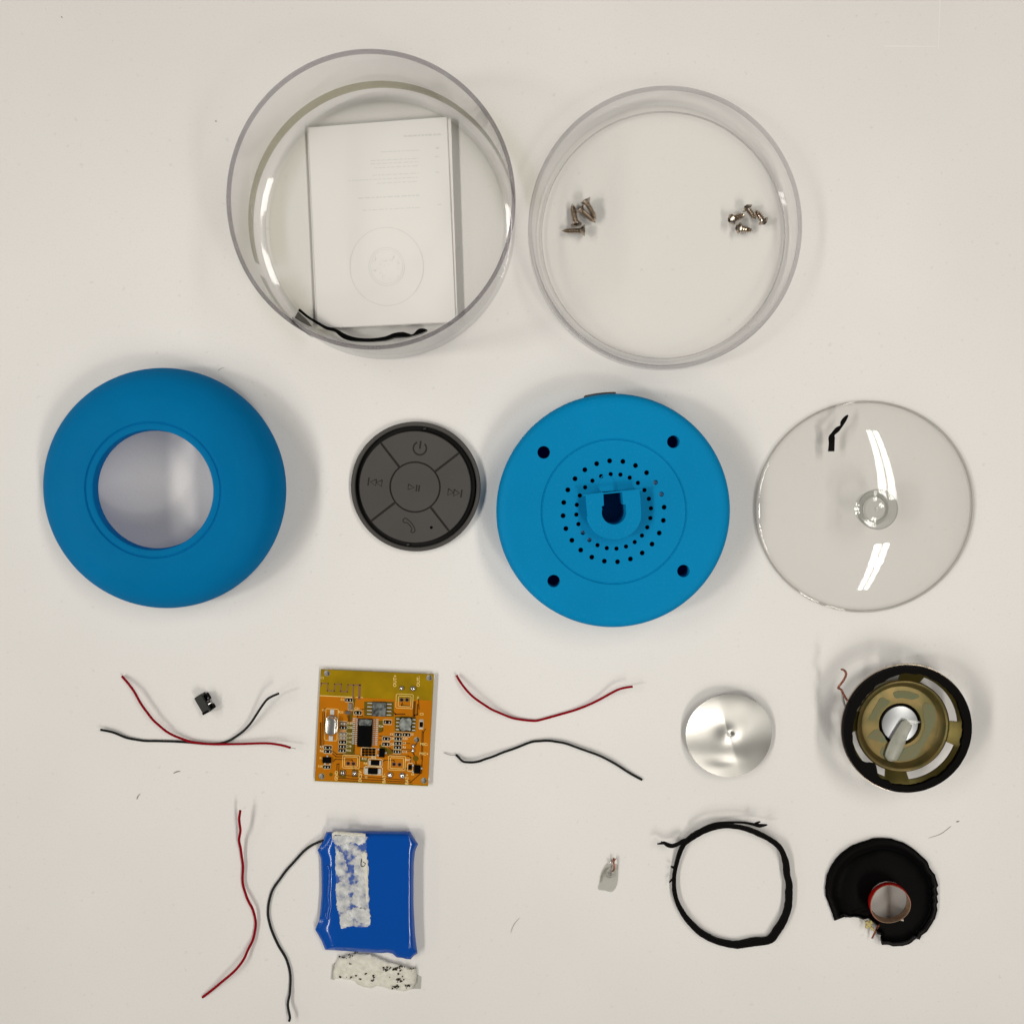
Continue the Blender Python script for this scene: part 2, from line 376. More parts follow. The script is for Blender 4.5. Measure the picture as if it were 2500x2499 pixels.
# black strip standing against the cup wall
Z8 = Zm(680, 720, 4.6)
so = W(905, 835, 2); st = thing('black_strip', 'glossy black strip curled against the lower wall inside the tall cup', 'strip', so)
pth = [(230, 180, 6, 1.0), (330, 262, 6, .9), (450, 335, 5.5, 1.0), (540, 385, 5, 1.1), (640, 412, 5, 1.2), (720, 468, 5, 1.8), (800, 500, 5, 1.7), (900, 516, 5, 1.3), (1050, 520, 5, 1.2), (1200, 503, 5, 1.4),
       (1300, 470, 5, 1.7), (1390, 460, 5, 1.9), (1450, 466, 5, 1.4), (1510, 464, 5, .5), (1580, 425, 5, 1.7), (1630, 412, 5, 1.3), (1668, 409, 5, .3)]
pp = [(*Z8(x, y-14, z)[:2], z, wd) for x, y, z, wd in cr(pth, 5)]
MB(so).ribbon([(a, b, c - 1.0, d) for a, b, c, d in pp], 3.0).build('band', M_blackg, st)
q = [Z8(x, y, z) for x, y, z in ((180, 257, 3), (218, 185, 8), (300, 258, 7), (380, 357, 4), (340, 350, 3), (250, 302, 3))]
MB(so).add(q + [p - Vector((0, 0, .4)) for p in q], [[0, 1, 2, 3, 4, 5], [11, 10, 9, 8, 7, 6]] + [[i, (i+1) % 6, 6+(i+1) % 6, 6+i] for i in range(6)]).build('folded_end', mat('strip_end_sheen', (.06, .055, .05), .4), st, smooth=0)  # grey stands for the reflection on the black strip's upturned fold

# ------------------------------------------------------------------ screws
def make_screw(kind):
    """returns list of (name, MB); axis +x from head (0) to tip (L)"""
    L, hr, sr = (8.0, 2.15, 1.12) if kind == 'c' else (5.6, 2.05, 1.3)
    def rot(prof):   # lathe round z then turn to x
        m = MB(); m.lathe(prof, 20, closed=False)
        m.v = [Vector((v.z, v.x, v.y)) for v in m.v]; return m
    if kind == 'c': head = rot([(0.01, .25), (.9, .15), (hr*.97, .0), (hr, .12), (sr*.9, 1.5)])
    else: head = rot([(0.01, .25), (.5, .05), (1.0, .05), (1.4, .3), (hr, .8), (hr, 1.05), (sr*.8, 1.1)])
    pr = []; x = 1.0; k = 0
    while x < L - .9:
        tp = 1 if x < L - 2.2 else (L - x)/2.2*.75 + .25
        pr += [(sr*.68*tp, x), (sr*tp*1.05, x+.2), (sr*.68*tp, x+.38)]; x += .58 if kind == 'c' else .72
    pr.append((.05, L))
    shaft = rot(pr)
    slot = MB()
    for a in (0, math.pi/2): slot.box((-.02 if kind == 'p' else .02, 0, 0), (.16, 1.7 if a == 0 else .4, .4 if a == 0 else 1.7))
    return head, shaft, slot
protos = {}
def screw(kind, hpx, tpx, zh, zt, label):
    if kind not in protos:
        h, s, sl = make_screw(kind)
        protos[kind] = []
        for nm, m, mt in (('head', h, M_steel), ('thread', s, M_steel), ('cross_slot', sl, M_speck)):
            o = m.build(nm, mt, None); protos[kind].append(o.data); bpy.data.objects.remove(o)
    a, b = W(*hpx, zh), W(*tpx, zt); d = b - a
    e = thing('countersunk_screw' if kind == 'c' else 'pan_head_screw', label, 'screw', a, 'pointed countersunk screws on the left of the lid' if kind == 'c' else 'short pan head screws on the right of the lid')
    e.rotation_mode = 'QUATERNION'; e.rotation_quaternion = d.to_track_quat('X', 'Z')
    s = d.length / (8.0 if kind == 'c' else 5.4); e.scale = (s, 1, 1)
    for nm, me in zip(('head', 'thread', 'cross_slot'), protos[kind]):
        o = bpy.data.objects.new(nm, me); col.objects.link(o); o.parent = e
S5 = lambda x, y: (1360 + x/16.09, 470 + y/16.09)
screw('c', S5(1110, 290), S5(1530, 1060), 5.2, 3.0, 'long countersunk screw uppermost in the left group, tip pointing down right')
screw('c', S5(880, 615), S5(1510, 1190), 3.6, 2.2, 'long countersunk screw lying between the upright one and the uppermost one')
screw('c', S5(755, 1270), S5(590, 440), 3.6, 2.2, 'long countersunk screw standing upright in the picture with its point at the top')
screw('c', S5(1090, 1490), S5(190, 1510), 3.4, 2.2, 'long countersunk screw lowest in the left group, tip pointing left')
S6 = lambda x, y: (1760 + x/14.86, 480 + y/14.86)
screw('p', S6(300, 860), S6(860, 660), 4.3, 2.3, 'short pan head screw leftmost in the right group, shiny cross slot facing up')
screw('p', S6(900, 350), S6(1260, 810), 4.8, 3.2, 'short pan head screw topmost in the right group')
screw('p', S6(1600, 970), S6(1250, 500), 3.8, 2.6, 'short pan head screw at the right end of the right group')
screw('p', S6(560, 1130), S6(1140, 1230), 3.4, 2.4, 'short pan head screw lying apart at the bottom of the right group')

# ------------------------------------------------------------------ front ring housing
c = W(405.6, 1192.7, 8); ring = thing('front_housing_ring', 'domed blue silicone ring housing with large round opening', 'housing', (c.x, c.y, 0))
prof = cr([(40.6, 0.0), (43.4, 3.2), (44.7, 8.0), (43.6, 13), (40.0, 17.3), (34.5, 20.3), (29.5, 21.6), (25.6, 22.1), (24.7, 22.1)], 5) + \
       [(24.55, 21.9), (24.4, 21.65), (24.2, 21.6), (24.05, 21.7), (23.9, 22.0), (23.0, 22.1), (22.0, 22.1), (21.75, 22.0), (21.6, 21.7), (21.3, 18.2), (21.4, 17.7), (23, 17.8), (30, 17.9), (36, 15.5), (40.5, 9), (40, 4), (38.4, 0)]
MB().lathe(prof, 192).build('shell', M_blue, ring)
MB().lathe([(38.4, 0), (38.3, -.0), (36.9, 0.02), (36.9, 6), (38.4, 6)], 128).build('inner_lip', M_blue, ring)

# ------------------------------------------------------------------ button panel
c = W(1013.8, 1188.5, 4.2); bp = thing('button_panel', 'round dark grey rubber control panel with five buttons', 'control panel', (c.x, c.y, 0))
MB().lathe([(0.01, 0), (24.0, 0), (24.55, .4), (24.55, 2.3), (24.3, 2.6), (23.3, 2.6), (23.0, 2.4), (22.95, .9), (0.01, .9)], 128).build('flange', M_grey, bp)
MB().lathe([(0.01, .95), (22.9, .95), (22.9, 1.2), (21.4, 1.2), (21.4, .95)], 96).build('channel', M_greyd, bp)
MB().lathe([(0.01, 1.21), (21.2, 1.21), (21.1, 4.55), (0.01, 4.55)], 128).build('base_disc', M_shade_grey, bp)  # darker grey stands for shade in the gaps between the buttons
rot = R(-7.4); gap = .36
def sector(a0, a1, r0, r1, n=20):
    pts = []
    for i in range(n+1):
        pts.append((r1, a0 + gap/r1 + (a1-a0-2*gap/r1)*i/n))
    for i in range(n+1):
        pts.append((r0, a1 - gap/r0 - (a1-a0-2*gap/r0)*i/n))
    return [(r*math.cos(a), r*math.sin(a)) for r, a in pts]
ZT = 5.0
dot = (math.cos(R(-68.3))*16.4, math.sin(R(-68.3))*16.4)
for k, lab in enumerate(('power button segment', 'rewind button segment', 'call button segment with a microphone dot', 'forward button segment')):
    a0 = R(45 + 90*k) + rot; a1 = a0 + math.pi/2
    m = MB(); out = sector(a0, a1, 9.62, 20.9)
    lo = [Vector((x, y, 4.4)) for x, y in out]; mid = [Vector((x, y, ZT-.15)) for x, y in out]; cx = sum(p[0] for p in out)/len(out); cy = sum(p[1] for p in out)/len(out)
    holes = [circ(.58, 20, *dot)] if k == 2 else []
    ins = []
    for x, y in out:
        v = Vector((cx-x, cy-y)); v = v.normalized()*.12; ins.append((x+v.x, y+v.y))
    m.plate(ins, holes, ZT-.15, ZT, bottom=False); m.rings([lo, mid], cap1=False)
    m.rings([mid, [Vector((x, y, ZT-.01)) for x, y in ins]], False, False)
    m.build('button', M_grey, bp, smooth=20, label=lab)
m = MB(); m.lathe([(0.01, 4.4), (9.1, 4.4), (9.1, ZT-.12), (8.98, ZT), (0.01, ZT)], 64); m.build('button', M_grey, bp, label='round play and pause button')
sy = MB()
def strips(pts, wd, cx, cy, closed=False, ang=rot, n=1):
    Rm = Matrix.Rotation(ang, 2)
    P = [Rm @ Vector((x+cx, y+cy)) for x, y in pts]
    if closed: P.append(P[0])
    if n > 1: P = [Vector(p) for p in cr([tuple(p) for p in P], n)]
    sy.ribbon([(p.x, p.y, ZT+.012, wd) for p in P], .03)
strips([(2.45*math.cos(R(a)), 2.45*math.sin(R(a))) for a in range(122, 419, 9)], .66, 0, 14.65)      # power
strips([(0, -.2), (0, 2.75)], .66, 0, 14.65)
def tri(cx, cy, s, d, h): strips([(-d*s, h), (d*s, 0), (-d*s, -h)], .42, cx, cy, True)
tri(-1.4, -.25, 1.15, 1, 1.05)                                                                      # play / pause
strips([(0, 1.2), (0, -1.3)], .56, .6, -.25); strips([(0, 1.2), (0, -1.3)], .56, 1.55, -.25)
for sgn in (1, -1):
    for dx in (0, 2.2): tri(sgn*(13.6+dx), -.2, 1.05, sgn, 1.25)
    strips([(0, 1.5), (0, -1.5)], .6, sgn*17.6, -.2)
hs = [(-2.6, 2.0), (-1.9, 2.7), (-1.0, 2.2), (.6, 1.0), (1.9, -.9), (2.1, -2.0), (1.3, -2.6), (.6, -2.2), (.9, -1.2), (.1, .0), (-1.1, 1.0), (-1.9, .9), (-2.6, 1.4)]
strips(hs, .40, -1.0, -14.6, True, n=4, ang=rot+R(3))
sy.build('symbol_shade_strips', M_shade_grey, bp, smooth=0)  # flat darker strips painted for the shade inside engraved symbols
MB().lathe([(0.01, 4.56), (.6, 4.56), (.6, 4.62), (.01, 4.62)], 16, c=(dot[0], dot[1], 0)).build('microphone_hole', M_ic, bp)
for a, rr in ((81, 22.1), (262, 22.2)):
    MB().box((rr*math.cos(R(a)), rr*math.sin(R(a)), 1.7), (.7, 1.1, .8), rot=R(a+20), bev=.25).build('locating_nub', M_grey, bp)

# ------------------------------------------------------------------ back housing
c = W(1497, 1247.7, 15); bh = thing('back_housing', 'flat blue round back housing with four screw holes and a slotted mount', 'housing', (c.x, c.y, 0))
ZP = 18.0
def zl(x, y, z):   # zoom position on this housing -> local mm
    p = Zm(1180, 940, 3.017)(x, y, z); return (p.x - c.x, p.y - c.y)
outp = [(39.0, ZP), (40.6, ZP-.15), (41.8, ZP-.8), (42.6, ZP-1.9), (42.9, ZP-3.4), (42.8, ZP-6), (42.2, 6), (41.4, 0), (39.4, 0), (40.4, 8), (40.6, ZP-3.5), (39.0, ZP-2)]
MB().lathe(outp, 192).build('side_wall', M_blue2, bh)
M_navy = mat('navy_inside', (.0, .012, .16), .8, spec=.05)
big = [zl(*p, ZP) for p in ((445, 495), (1400, 417), (518, 1442), (1474, 1368))]
MB().plate(circ(39.0, 192), [circ(26.7, 128)] + [circ(2.3, 32, *p) for p in big], ZP-2, ZP).build('outer_plate', M_blue2, bh, smooth=30)
for p in big:
    MB().lathe([(2.32, ZP-.1), (2.32, ZP-9), (2.9, ZP-9), (2.9, ZP-2.01), (2.32, ZP-2.01)][:5], 32, c=(*p, 0), closed=True).build('screw_post', M_blue2, bh)
    MB().lathe([(0.01, ZP-8), (2.3, ZP-8), (2.3, ZP-8.6), (0.01, ZP-8.6)], 24, c=(*p, 0)).build('screw_seat', M_navy, bh)
ctr = zl(960, 930, ZP); holes = []
for k in range(24):
    a = R(94.8 - 15*k)
    holes.append(circ(.92, 14, ctr[0] + 18.45*math.cos(a), ctr[1] + 18.45*math.sin(a)))
    holes.append(circ(.82, 14, ctr[0] + 13.6*math.cos(a), ctr[1] + 13.6*math.sin(a)))
ZB = 23.5
def zb(x, y): return zl(x, y, ZB)
key = [(883, 789), (1021, 781), (1030, 876), (1049, 880)] + [(962 + 90*math.cos(R(t)), 937 + 90*math.sin(R(t))) for t in range(-15, 195, 12)] + [(872, 893), (888, 885)]
shoe = [(752, 806), (883, 789), (888, 885), (872, 893)] + [(962 + 90*math.cos(R(t)), 937 + 90*math.sin(R(t))) for t in range(195, -16, -12)] + [(1049, 880), (1030, 876), (1021, 781), (1150, 772), (1158, 860), (1163, 955)] + \
       [(962 + 203*math.cos(R(t)), 948 + 187*math.sin(R(t))) for t in range(10, 171, 8)] + [(766, 960), (758, 880)]
key_l = [zb(*p) for p in key]; shoe_l = [zb(*p) for p in shoe]
pock = [(x*.98, y*.98) for x, y in key_l]
MB().plate(circ(25.95, 128), holes + [key_l], ZP-1.4, ZP-.02).build('grille_plate', M_blue2, bh)
MB().lathe([(26.72, ZP-.01), (26.35, ZP-.42), (26.2, ZP-.42), (25.9, ZP-.03), (25.7, ZP-1.45), (26.72, ZP-1.5)], 160).build('groove_ring', M_blue2, bh)
# mounting bracket: horseshoe slab on a slightly smaller skirt
MB().plate(shoe_l, (), ZB-1.6, ZB).build('mount_bracket', M_blue2, bh)
kx = sum(p[0] for p in shoe_l)/len(shoe_l); ky = sum(p[1] for p in shoe_l)/len(shoe_l)
MB().plate([(kx+(x-kx)*.97, ky+(y-ky)*.97) for x, y in shoe_l], (), ZP-.01, ZB-1.61).build('bracket_skirt', M_blue2, bh)
x0, y0 = zb(735, 812); x1, y1 = zb(1172, 772)
MB().ribbon([(x0, y0, ZB-.5, .5), (x1, y1+.15, ZB-.5, .5)], .9).build('bracket_lip', M_blue2, bh, smooth=0)
# pocket under the slot
ks = [Vector((x, y, ZP-1.45)) for x, y in key_l]; kd = [Vector((x, y, ZP-13)) for x, y in key_l]
mm = MB(); mm.rings([ks, kd], cap0=False, cap1=True); mm.build('mount_pocket', M_blue2, bh, smooth=40)
# shallow ramp towards the slot
rx, ry = zl(940, 710, ZP); rp = cr([(rx-4.6, ry-3.6), (rx-4.4, ry-.2), (rx-2.6, ry+2.3), (rx+.2, ry+1.6), (rx+1.6, ry-.8), (rx+2.2, ry-3.8)], 6)
MB().ribbon([(x, y, ZP+.02, .28) for x, y in rp], .12).build('ramp_edge', M_blue2, bh)
MB().lathe([(43.0, 8), (43.55, 8.3), (43.55, 14), (43.0, 14.6), (42.2, 14.6), (42.2, 8)], 24, a0=R(89), a1=R(104)).build('port_cover', M_grey, bh, label='small black rubber port cover on the rim')
M_lit_spot = mat('lit_spot_disc', (.10, .22, .36), .7, spec=.1)  # paler colour stands for lit spots seen inside four of the holes
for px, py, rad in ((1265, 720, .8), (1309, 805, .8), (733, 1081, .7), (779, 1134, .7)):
    p = zl(px, py, ZP-1.2); MB().lathe([(0.01, ZP-1.2), (rad, ZP-1.2), (rad, ZP-1.35), (0.01, ZP-1.35)], 14, c=(*p, 0)).build('lit_spot_disc', M_lit_spot, bh)
MB().lathe([(0.01, 1), (38, 1), (38, 2), (0.01, 2)], 64).build('inner_board', M_navy, bh)

# ------------------------------------------------------------------ suction cup
c = W(2109.8, 1237.9, .6); su = thing('suction_cup', 'clear vinyl suction cup lying dome up with a central knob', 'suction cup', (c.x, c.y, 0))
def dome(r): return 8.5 * (1 - (r/41.0)**2.5)
up = [(r, dome(r) + 1.3) for r in (6.5, 10, 15, 20, 25, 30, 34, 37, 39)]
lowr = [(r, max(dome(r), .05)) for r in (40.2, 38, 35, 31, 26, 20, 14, 8)]
MB().lathe(up + [(40.3, 1.75), (40.9, 1.25), (41.15, .6), (40.9, .05)] + lowr + [(6.5, dome(6.5))], 160, sx=1.012, sy=.975).build('bell', M_suck, su)
MB().lathe([(40.5, .2), (41.3, .35), (41.45, .8), (41.2, 1.4), (40.7, 1.6)], 160, sx=1.012, sy=.975).build('rim_bead', clear('vinyl_edge', (.93, .925, .92), (.72, .71, .70), power=1.5), su)
MB().lathe([(0.01, 8.7), (6.4, 8.7), (5.0, 9.6), (4.4, 11), (4.6, 12.6), (6.6, 13.2), (7.4, 14.2), (7.5, 15.0), (6.8, 15.6), (5.2, 15.5), (4.6, 14.7), (3.2, 14.5), (2.6, 15.1), (1.2, 15.2), (.7, 14.7), (0.01, 14.6)], 48, closed=False).build('knob', clear('vinyl_knob', (.88, .885, .875), (.50, .50, .49), power=1.8, rough=.05), su)
Z2 = Zm(1800, 940, 3.1145); o2 = Z2(730, 400, 5.5)
bs = MB(o2); a = [(*Z2(x, y, z)[:2], z, wd) for x, y, z, wd in cr([(714, 504, 5.6, 2.5), (718, 440, 6.2, 2.3), (718, 398, 6.8, 2.5), (728, 372, 6.9, 1.5), (760, 338, 6.8, 1.9), (790, 312, 6.6, 1.0), (800, 285, 6.4, 1.7), (822, 252, 6.2, 1.5), (842, 228, 6, .5)], 4)]
bs.ribbon(a, .25, lean=.15)
tag(bs.build('black_scrap', M_black), 'small creased black tape scrap lying on the clear suction cup', 'tape scrap')

# ------------------------------------------------------------------ wires
def wire(name, label, zf, pts, r=.46, m=M_redw, bare=(), parent=None, group='cut lengths of thin wire', org=None):
    P = [(*zf(x, y, z)[:2], z) for x, y, z in cr(pts, 6)]
    o = Vector((P[len(P)//2][0], P[len(P)//2][1], 0)) if org is None else org
    e = parent or thing(name, label, 'wire', o, group)
    P = [(x + .22*noise.noise(Vector((i*.17, 1 + pts[0][0], 0))), y + .22*noise.noise(Vector((i*.17, 5 + pts[0][0], 0))), z) for i, (x, y, z) in enumerate(P)]
    MB(o).tube(P, r, 10).build('insulation', m, e, smooth=60)
    for k, b in enumerate(bare):
        Q = [(*zf(x, y, z)[:2], z) for x, y, z in b]
        MB(o).tube(Q, .13, 6).build('bare_end', M_wire, e)
    return e
Z3 = Zm(200, 1580, 3.2183)
wire('black_wire', 'black wire under the red one left of the circuit board, right end curling up', Z3,
     [(145, 645, 1.5), (240, 665, 1.2), (340, 705, .8), (450, 727, .5), (600, 735, .45), (850, 745, .45), (1020, 758, .45), (1110, 747, .6), (1210, 700, 1.0), (1300, 625, 1.8), (1370, 530, 3), (1440, 425, 4.5), (1490, 385, 5.5), (1545, 362, 6.5)], m=M_blkw, bare=[[(145, 645, 1.5), (120, 640, 1.4)]])
wire('red_wire', 'red wire crossing over a black one left of the circuit board', Z3,
     [(315, 225, 1.0), (370, 290, 2.0), (430, 380, 2.8), (490, 480, 3.0), (560, 570, 2.8), (640, 640, 2.4), (740, 700, 1.8), (860, 740, 1.4), (1000, 757, 1.35), (1200, 758, 1.4), (1430, 752, 2.2), (1540, 762, 3.2), (1640, 787, 4.2)], bare=[[(1640, 787, 4.2), (1668, 791, 4.3), (1680, 796, 4.3)]])
Z4 = Zm(1060, 1600, 3.5778)
wire('red_wire', 'red wire sagging in a bow between the circuit board and the foil disc', Z4,
     [(195, 170, 1.2), (250, 260, 2.4), (330, 350, 3.0), (440, 430, 2.6), (560, 495, 1.8), (700, 548, .9), (850, 567, .5), (960, 552, .45), (1100, 512, .5), (1300, 450, .9), (1450, 380, 1.8), (1600, 300, 3.4), (1735, 268, 4.4)])
wire('black_wire', 'wavy black wire right of the circuit board below the red bow', Z4,
     [(190, 865, .7), (240, 915, 1.4), (300, 930, 1.7), (400, 920, 1.7), (500, 885, 1.6), (640, 830, 1.0), (830, 760, .7), (930, 745, .8), (1050, 747, 1.2), (1180, 775, 1.3), (1380, 850, 1.4), (1560, 930, 1.2), (1700, 1020, .8), (1815, 1083, .5)], m=M_blkw, bare=[[(190, 867, .7), (150, 868, .8), (110, 858, .6), (85, 846, .5)]])
Z5 = Zm(460, 1940, 3.4533)
wire('red_wire', 'red S-shaped wire left of the blue battery', Z5,
     [(437, 130, 5), (428, 200, 4.6), (438, 300, 3.6), (427, 390, 2.4), (445, 480, 1.4), (458, 580, 1.0), (457, 680, .9), (465, 780, 1.0), (500, 880, 1.6), (545, 970, 1.6), (568, 1080, 1.0), (550, 1190, 1.0), (500, 1310, 1.6), (450, 1410, 2.2), (370, 1500, 2.2), (260, 1590, 1.4), (120, 1705, .5)], r=.5)

# ------------------------------------------------------------------ battery
Z6 = Zm(720, 1980, 4.0222); bo2 = Z6(700, 800, 0)
bt = thing('battery_pack', 'flat battery in glossy blue wrap with torn white tape on top and a black lead', 'battery', bo2)
ol = [(310, 200), (500, 197), (700, 193), (900, 194), (1130, 195), (1165, 255), (1210, 320), (1180, 390), (1168, 500), (1165, 700), (1165, 900), (1172, 1050), (1180, 1200), (1192, 1310), (1205, 1390), (1170, 1415), (1135, 1452), (1090, 1447), (1060, 1437), (1000, 1432), (960, 1396), (910, 1385),
      (850, 1390), (750, 1385), (620, 1378), (520, 1370), (400, 1364), (298, 1358), (262, 1270), (200, 1160), (240, 1060), (252, 940), (262, 800), (260, 600), (255, 460), (222, 380), (265, 310)]
def dens(o, n=4):
    out = []
    for i in range(len(o)):
        a, b = o[i], o[(i+1) % len(o)]
        out += [(a[0]+(b[0]-a[0])*k/n, a[1]+(b[1]-a[1])*k/n) for k in range(n)]
    return out
od = dens(ol, 4)
box = (300, 225, 1130, 1345)      # the cell proper under the wrap
def cell(x, y, k):                # move an outline point towards the cell's rectangle
    tx = min(max(x, box[0]+120), box[2]-14); ty = min(max(y, box[1]+45), box[3]-45)
    return x + (tx-x)*k, y + (ty-y)*k
loops = []
for k, z in ((.75, 0.02), (.35, .6), (0, 2.3), (0.0, 2.6), (.18, 3.4), (.45, 4.5), (.7, 5.0), (1.0, 5.15)):
    L = []
    for i, (x, y) in enumerate(od):
        xx, yy = cell(x, y, k)
        dz = .22*noise.noise(Vector((x/90, y/90, k*3))) if 0 < k < 1 and z > 2 else 0
        L.append(Z6(xx, yy, z + dz))
    loops.append(L)
cx, cy = 715, 780
for f, z in ((.85, 5.2), (.6, 5.25), (.3, 5.3)):
    loops.append([Z6(cx + (cell(x, y, 1)[0]-cx)*f, cy + (cell(x, y, 1)[1]-cy)*f, z) for x, y in od])
MB(bo2).rings(loops).build('wrapped_cell', M_batt, bt, smooth=50)
M_resid2 = patchy('white_foam_patch', (.72, .73, .72), cover=.50, scale=330, soft=.2)
for m_ in (M_resid2, M_resid):
    for n_ in m_.node_tree.nodes:
        if n_.type == 'BUMP': n_.inputs['Strength'].default_value = .15
        if n_.type == 'VALTORGB': n_.color_ramp.elements[0].color = (.05, .05, .05, 1)
def blob(pts, z, m_, nm, jit=5, lab=None):
    e_ = [(x + random.uniform(-jit, jit), y + random.uniform(-jit, jit)) for x, y in cr(pts, 8, True)]
    q_ = [Z6(x, y, z) for x, y in e_]; o_ = MB(bo2).plate([(p.x, p.y) for p in q_], (), z - .06, z).build(nm, m_, bt, smooth=0)
    if lab: o_['label'] = lab
blob([(392, 250), (480, 243), (600, 240), (696, 262), (702, 380), (714, 500), (722, 700), (718, 850), (728, 980), (738, 1112), (650, 1136), (560, 1124), (455, 1145), (440, 1040), (415, 940), (405, 800), (402, 600), (398, 400)], 5.46, M_resid, 'tape_residue', 4, 'torn white foam tape with blue showing through')
for b_ in ([(385, 240), (690, 235), (704, 280), (640, 330), (560, 300), (470, 325), (402, 330)], [(402, 400), (470, 420), (500, 500), (510, 600), (440, 640), (404, 600)], [(405, 740), (440, 690), (530, 720), (520, 800), (545, 900), (500, 960), (430, 990), (408, 880)],
           [(600, 440), (690, 400), (714, 500), (722, 700), (724, 900), (690, 960), (610, 930), (570, 860), (590, 740), (640, 650), (580, 590)], [(560, 950), (640, 940), (730, 960), (728, 1080), (640, 1090), (590, 1040)], [(450, 1020), (520, 1000), (570, 1060), (560, 1120), (460, 1130)]):
    blob(b_, 5.54, M_resid2, 'foam_patch', 9)
rl = [(372, 262, 5.5, .6), (385, 215, 6.0, 1.4), (460, 214, 6.2, 1.7), (540, 222, 6.0, 1.6), (630, 225, 6.1, 1.5), (690, 232, 5.8, 1.2)]
P = cr(rl, 5); MB(bo2).tube([Z6(x, y, z) + Vector((0, 0, .15*noise.noise(Vector((i*.7, 0, 0))))) for i, (x, y, z, r_) in enumerate(P)], [r_*.45 + .12*noise.noise(Vector((i*.9, 3, 0))) for i, (x, y, z, r_) in enumerate(P)], 9).build('rolled_tape_edge', M_foam, bt)
hp = [(660, 425), (690, 400), (708, 470), (716, 700), (720, 860), (700, 880), (692, 700), (672, 560)]
h3 = [Z6(x + random.uniform(-5, 5), y + random.uniform(-5, 5), 5.6) for x, y in cr(hp, 5, True)]; MB(bo2).plate([(p.x, p.y) for p in h3], (), 5.47, 5.65).build('tape_flap', M_foam, bt, smooth=0)
q = [Z6(x, y, 5.7) for x, y in cr([(658, 465), (648, 510), (655, 540), (680, 535), (690, 510), (668, 495)], 4)]
MB(bo2).tube(q, .13, 6).build('dark_thread', M_speck, bt)
wr = [(312, 560, 4.6, .25), (330, 548, 4.8, .7), (348, 575, 4.9, .9), (347, 700, 4.95, .9), (340, 820, 4.95, .95), (345, 930, 4.9, .85), (332, 1000, 4.8, .9), (325, 1048, 4.7, .8), (298, 995, 4.5, .3)]
g_ = MB(bo2); P = cr(wr, 6); g_.tube([Z6(x, y, z) for x, y, z, r_ in P], [r_ for *_, r_ in P], 12)
g_.v = [Vector((v.x, v.y, 4.6 + (v.z-4.6)*.55)) for v in g_.v]; g_.build('wrinkle', M_batt, bt, smooth=60)
wire('lead', '', Z5, [(1245, 345, 4.0), (1160, 375, 2.6), (1036, 425, 1.2), (960, 485, .8), (870, 585, .6), (780, 695, .55), (700, 820, .55), (672, 960, .5), (690, 1100, .5), (760, 1270, .5), (830, 1390, .5), (860, 1520, .6), (855, 1650, .9), (840, 1760, 1.6), (855, 1870, 2.4), (848, 1905, 2.6)], r=.5, m=M_blkw, parent=bt, org=bo2)

# foam tape scrap below the battery
tp = Z6(780, 1580, 0)
fo = thing('foam_tape_scrap', 'crumpled white foam tape scrap speckled black below the battery', 'tape scrap', tp)
ol2 = [(375, 1640), (378, 1560), (395, 1490), (425, 1430), (500, 1405), (600, 1386), (690, 1388), (760, 1400), (850, 1440), (900, 1455), (960, 1480), (1050, 1500), (1120, 1540), (1190, 1540), (1195, 1620), (1180, 1690), (1150, 1740), (1080, 1762), (1000, 1752), (930, 1748), (860, 1715), (800, 1712), (740, 1735), (680, 1722), (620, 1700), (580, 1665), (520, 1650), (460, 1638)]
o2d = [(x+random.uniform(-5, 5), y+random.uniform(-5, 5)) for x, y in dens(ol2, 3)]; lo = []
for k, z in ((.0, .02), (.0, .7), (.06, 1.4), (.15, 1.7), (.28, 1.9), (.42, 2.0), (.56, 2.0), (.7, 2.0), (.84, 2.0), (.97, 2.0)):
    L = []
    for x, y in o2d:
        X, Y = x + (780 + (x-780)*.35*(1 if k < .8 else .9) - x)*k, y + (1575-y)*k
        L.append(Z6(X, Y, max(.02, z + (.55*noise.noise(Vector((X/70, Y/55, 0))) + .2*noise.noise(Vector((X/25, Y/22, 3))) if z > .1 else 0))))
    lo.append(L)
MB(tp).rings(lo).build('foam', M_foam, fo, smooth=50)
p_ = [Z6(x, y, .3) for x, y in ((1120, 1700), (1190, 1500), (1195, 1600), (1242, 1625), (1236, 1742), (1150, 1740))]
MB(tp).plate([(p.x, p.y) for p in p_], (), .1, .3).build('clear_film', M_film, fo, smooth=0)
MB(tp).plate([(p.x, p.y) for p in (Z6(352, 1640, 0), Z6(365, 1500, 0), Z6(400, 1480, 0), Z6(390, 1650, 0))], (), .1, .3).build('clear_film', M_film, fo, smooth=0)
sp = MB(tp)
for cx_, cy_, sx_, sy_, n in ((470, 1440, 30, 10, 7), (540, 1425, 25, 12, 7), (620, 1390, 40, 8, 4), (538, 1508, 8, 10, 3), (890, 1555, 22, 18, 16), (980, 1560, 45, 16, 22), (1040, 1530, 30, 10, 12), (1010, 1600, 15, 8, 5), (1015, 1665, 28, 22, 16), (990, 1735, 22, 18, 16), (1105, 1718, 30, 14, 12),
                         (770, 1635, 8, 16, 6), (765, 1670, 12, 8, 6), (690, 1605, 10, 6, 3), (650, 1655, 10, 4, 3), (550, 1635, 8, 6, 3), (470, 1635, 30, 6, 4), (590, 1625, 10, 6, 2), (1150, 1560, 30, 20, 5), (1050, 1650, 60, 40, 6)):
    for _ in range(n):
        x, y = random.gauss(cx_, sx_*.6), random.gauss(cy_, sy_*.6); p = Z6(x, y, 2.9); s = random.uniform(.08, .34)
        sp.lathe([(0.01, .25), (s*.7, .12), (s, -.3), (.01, -.5)], 6, c=(p.x, p.y, 2.35), sx=random.uniform(.7, 1.5))
sp.build('black_specks', M_speck, fo, kind='stuff')

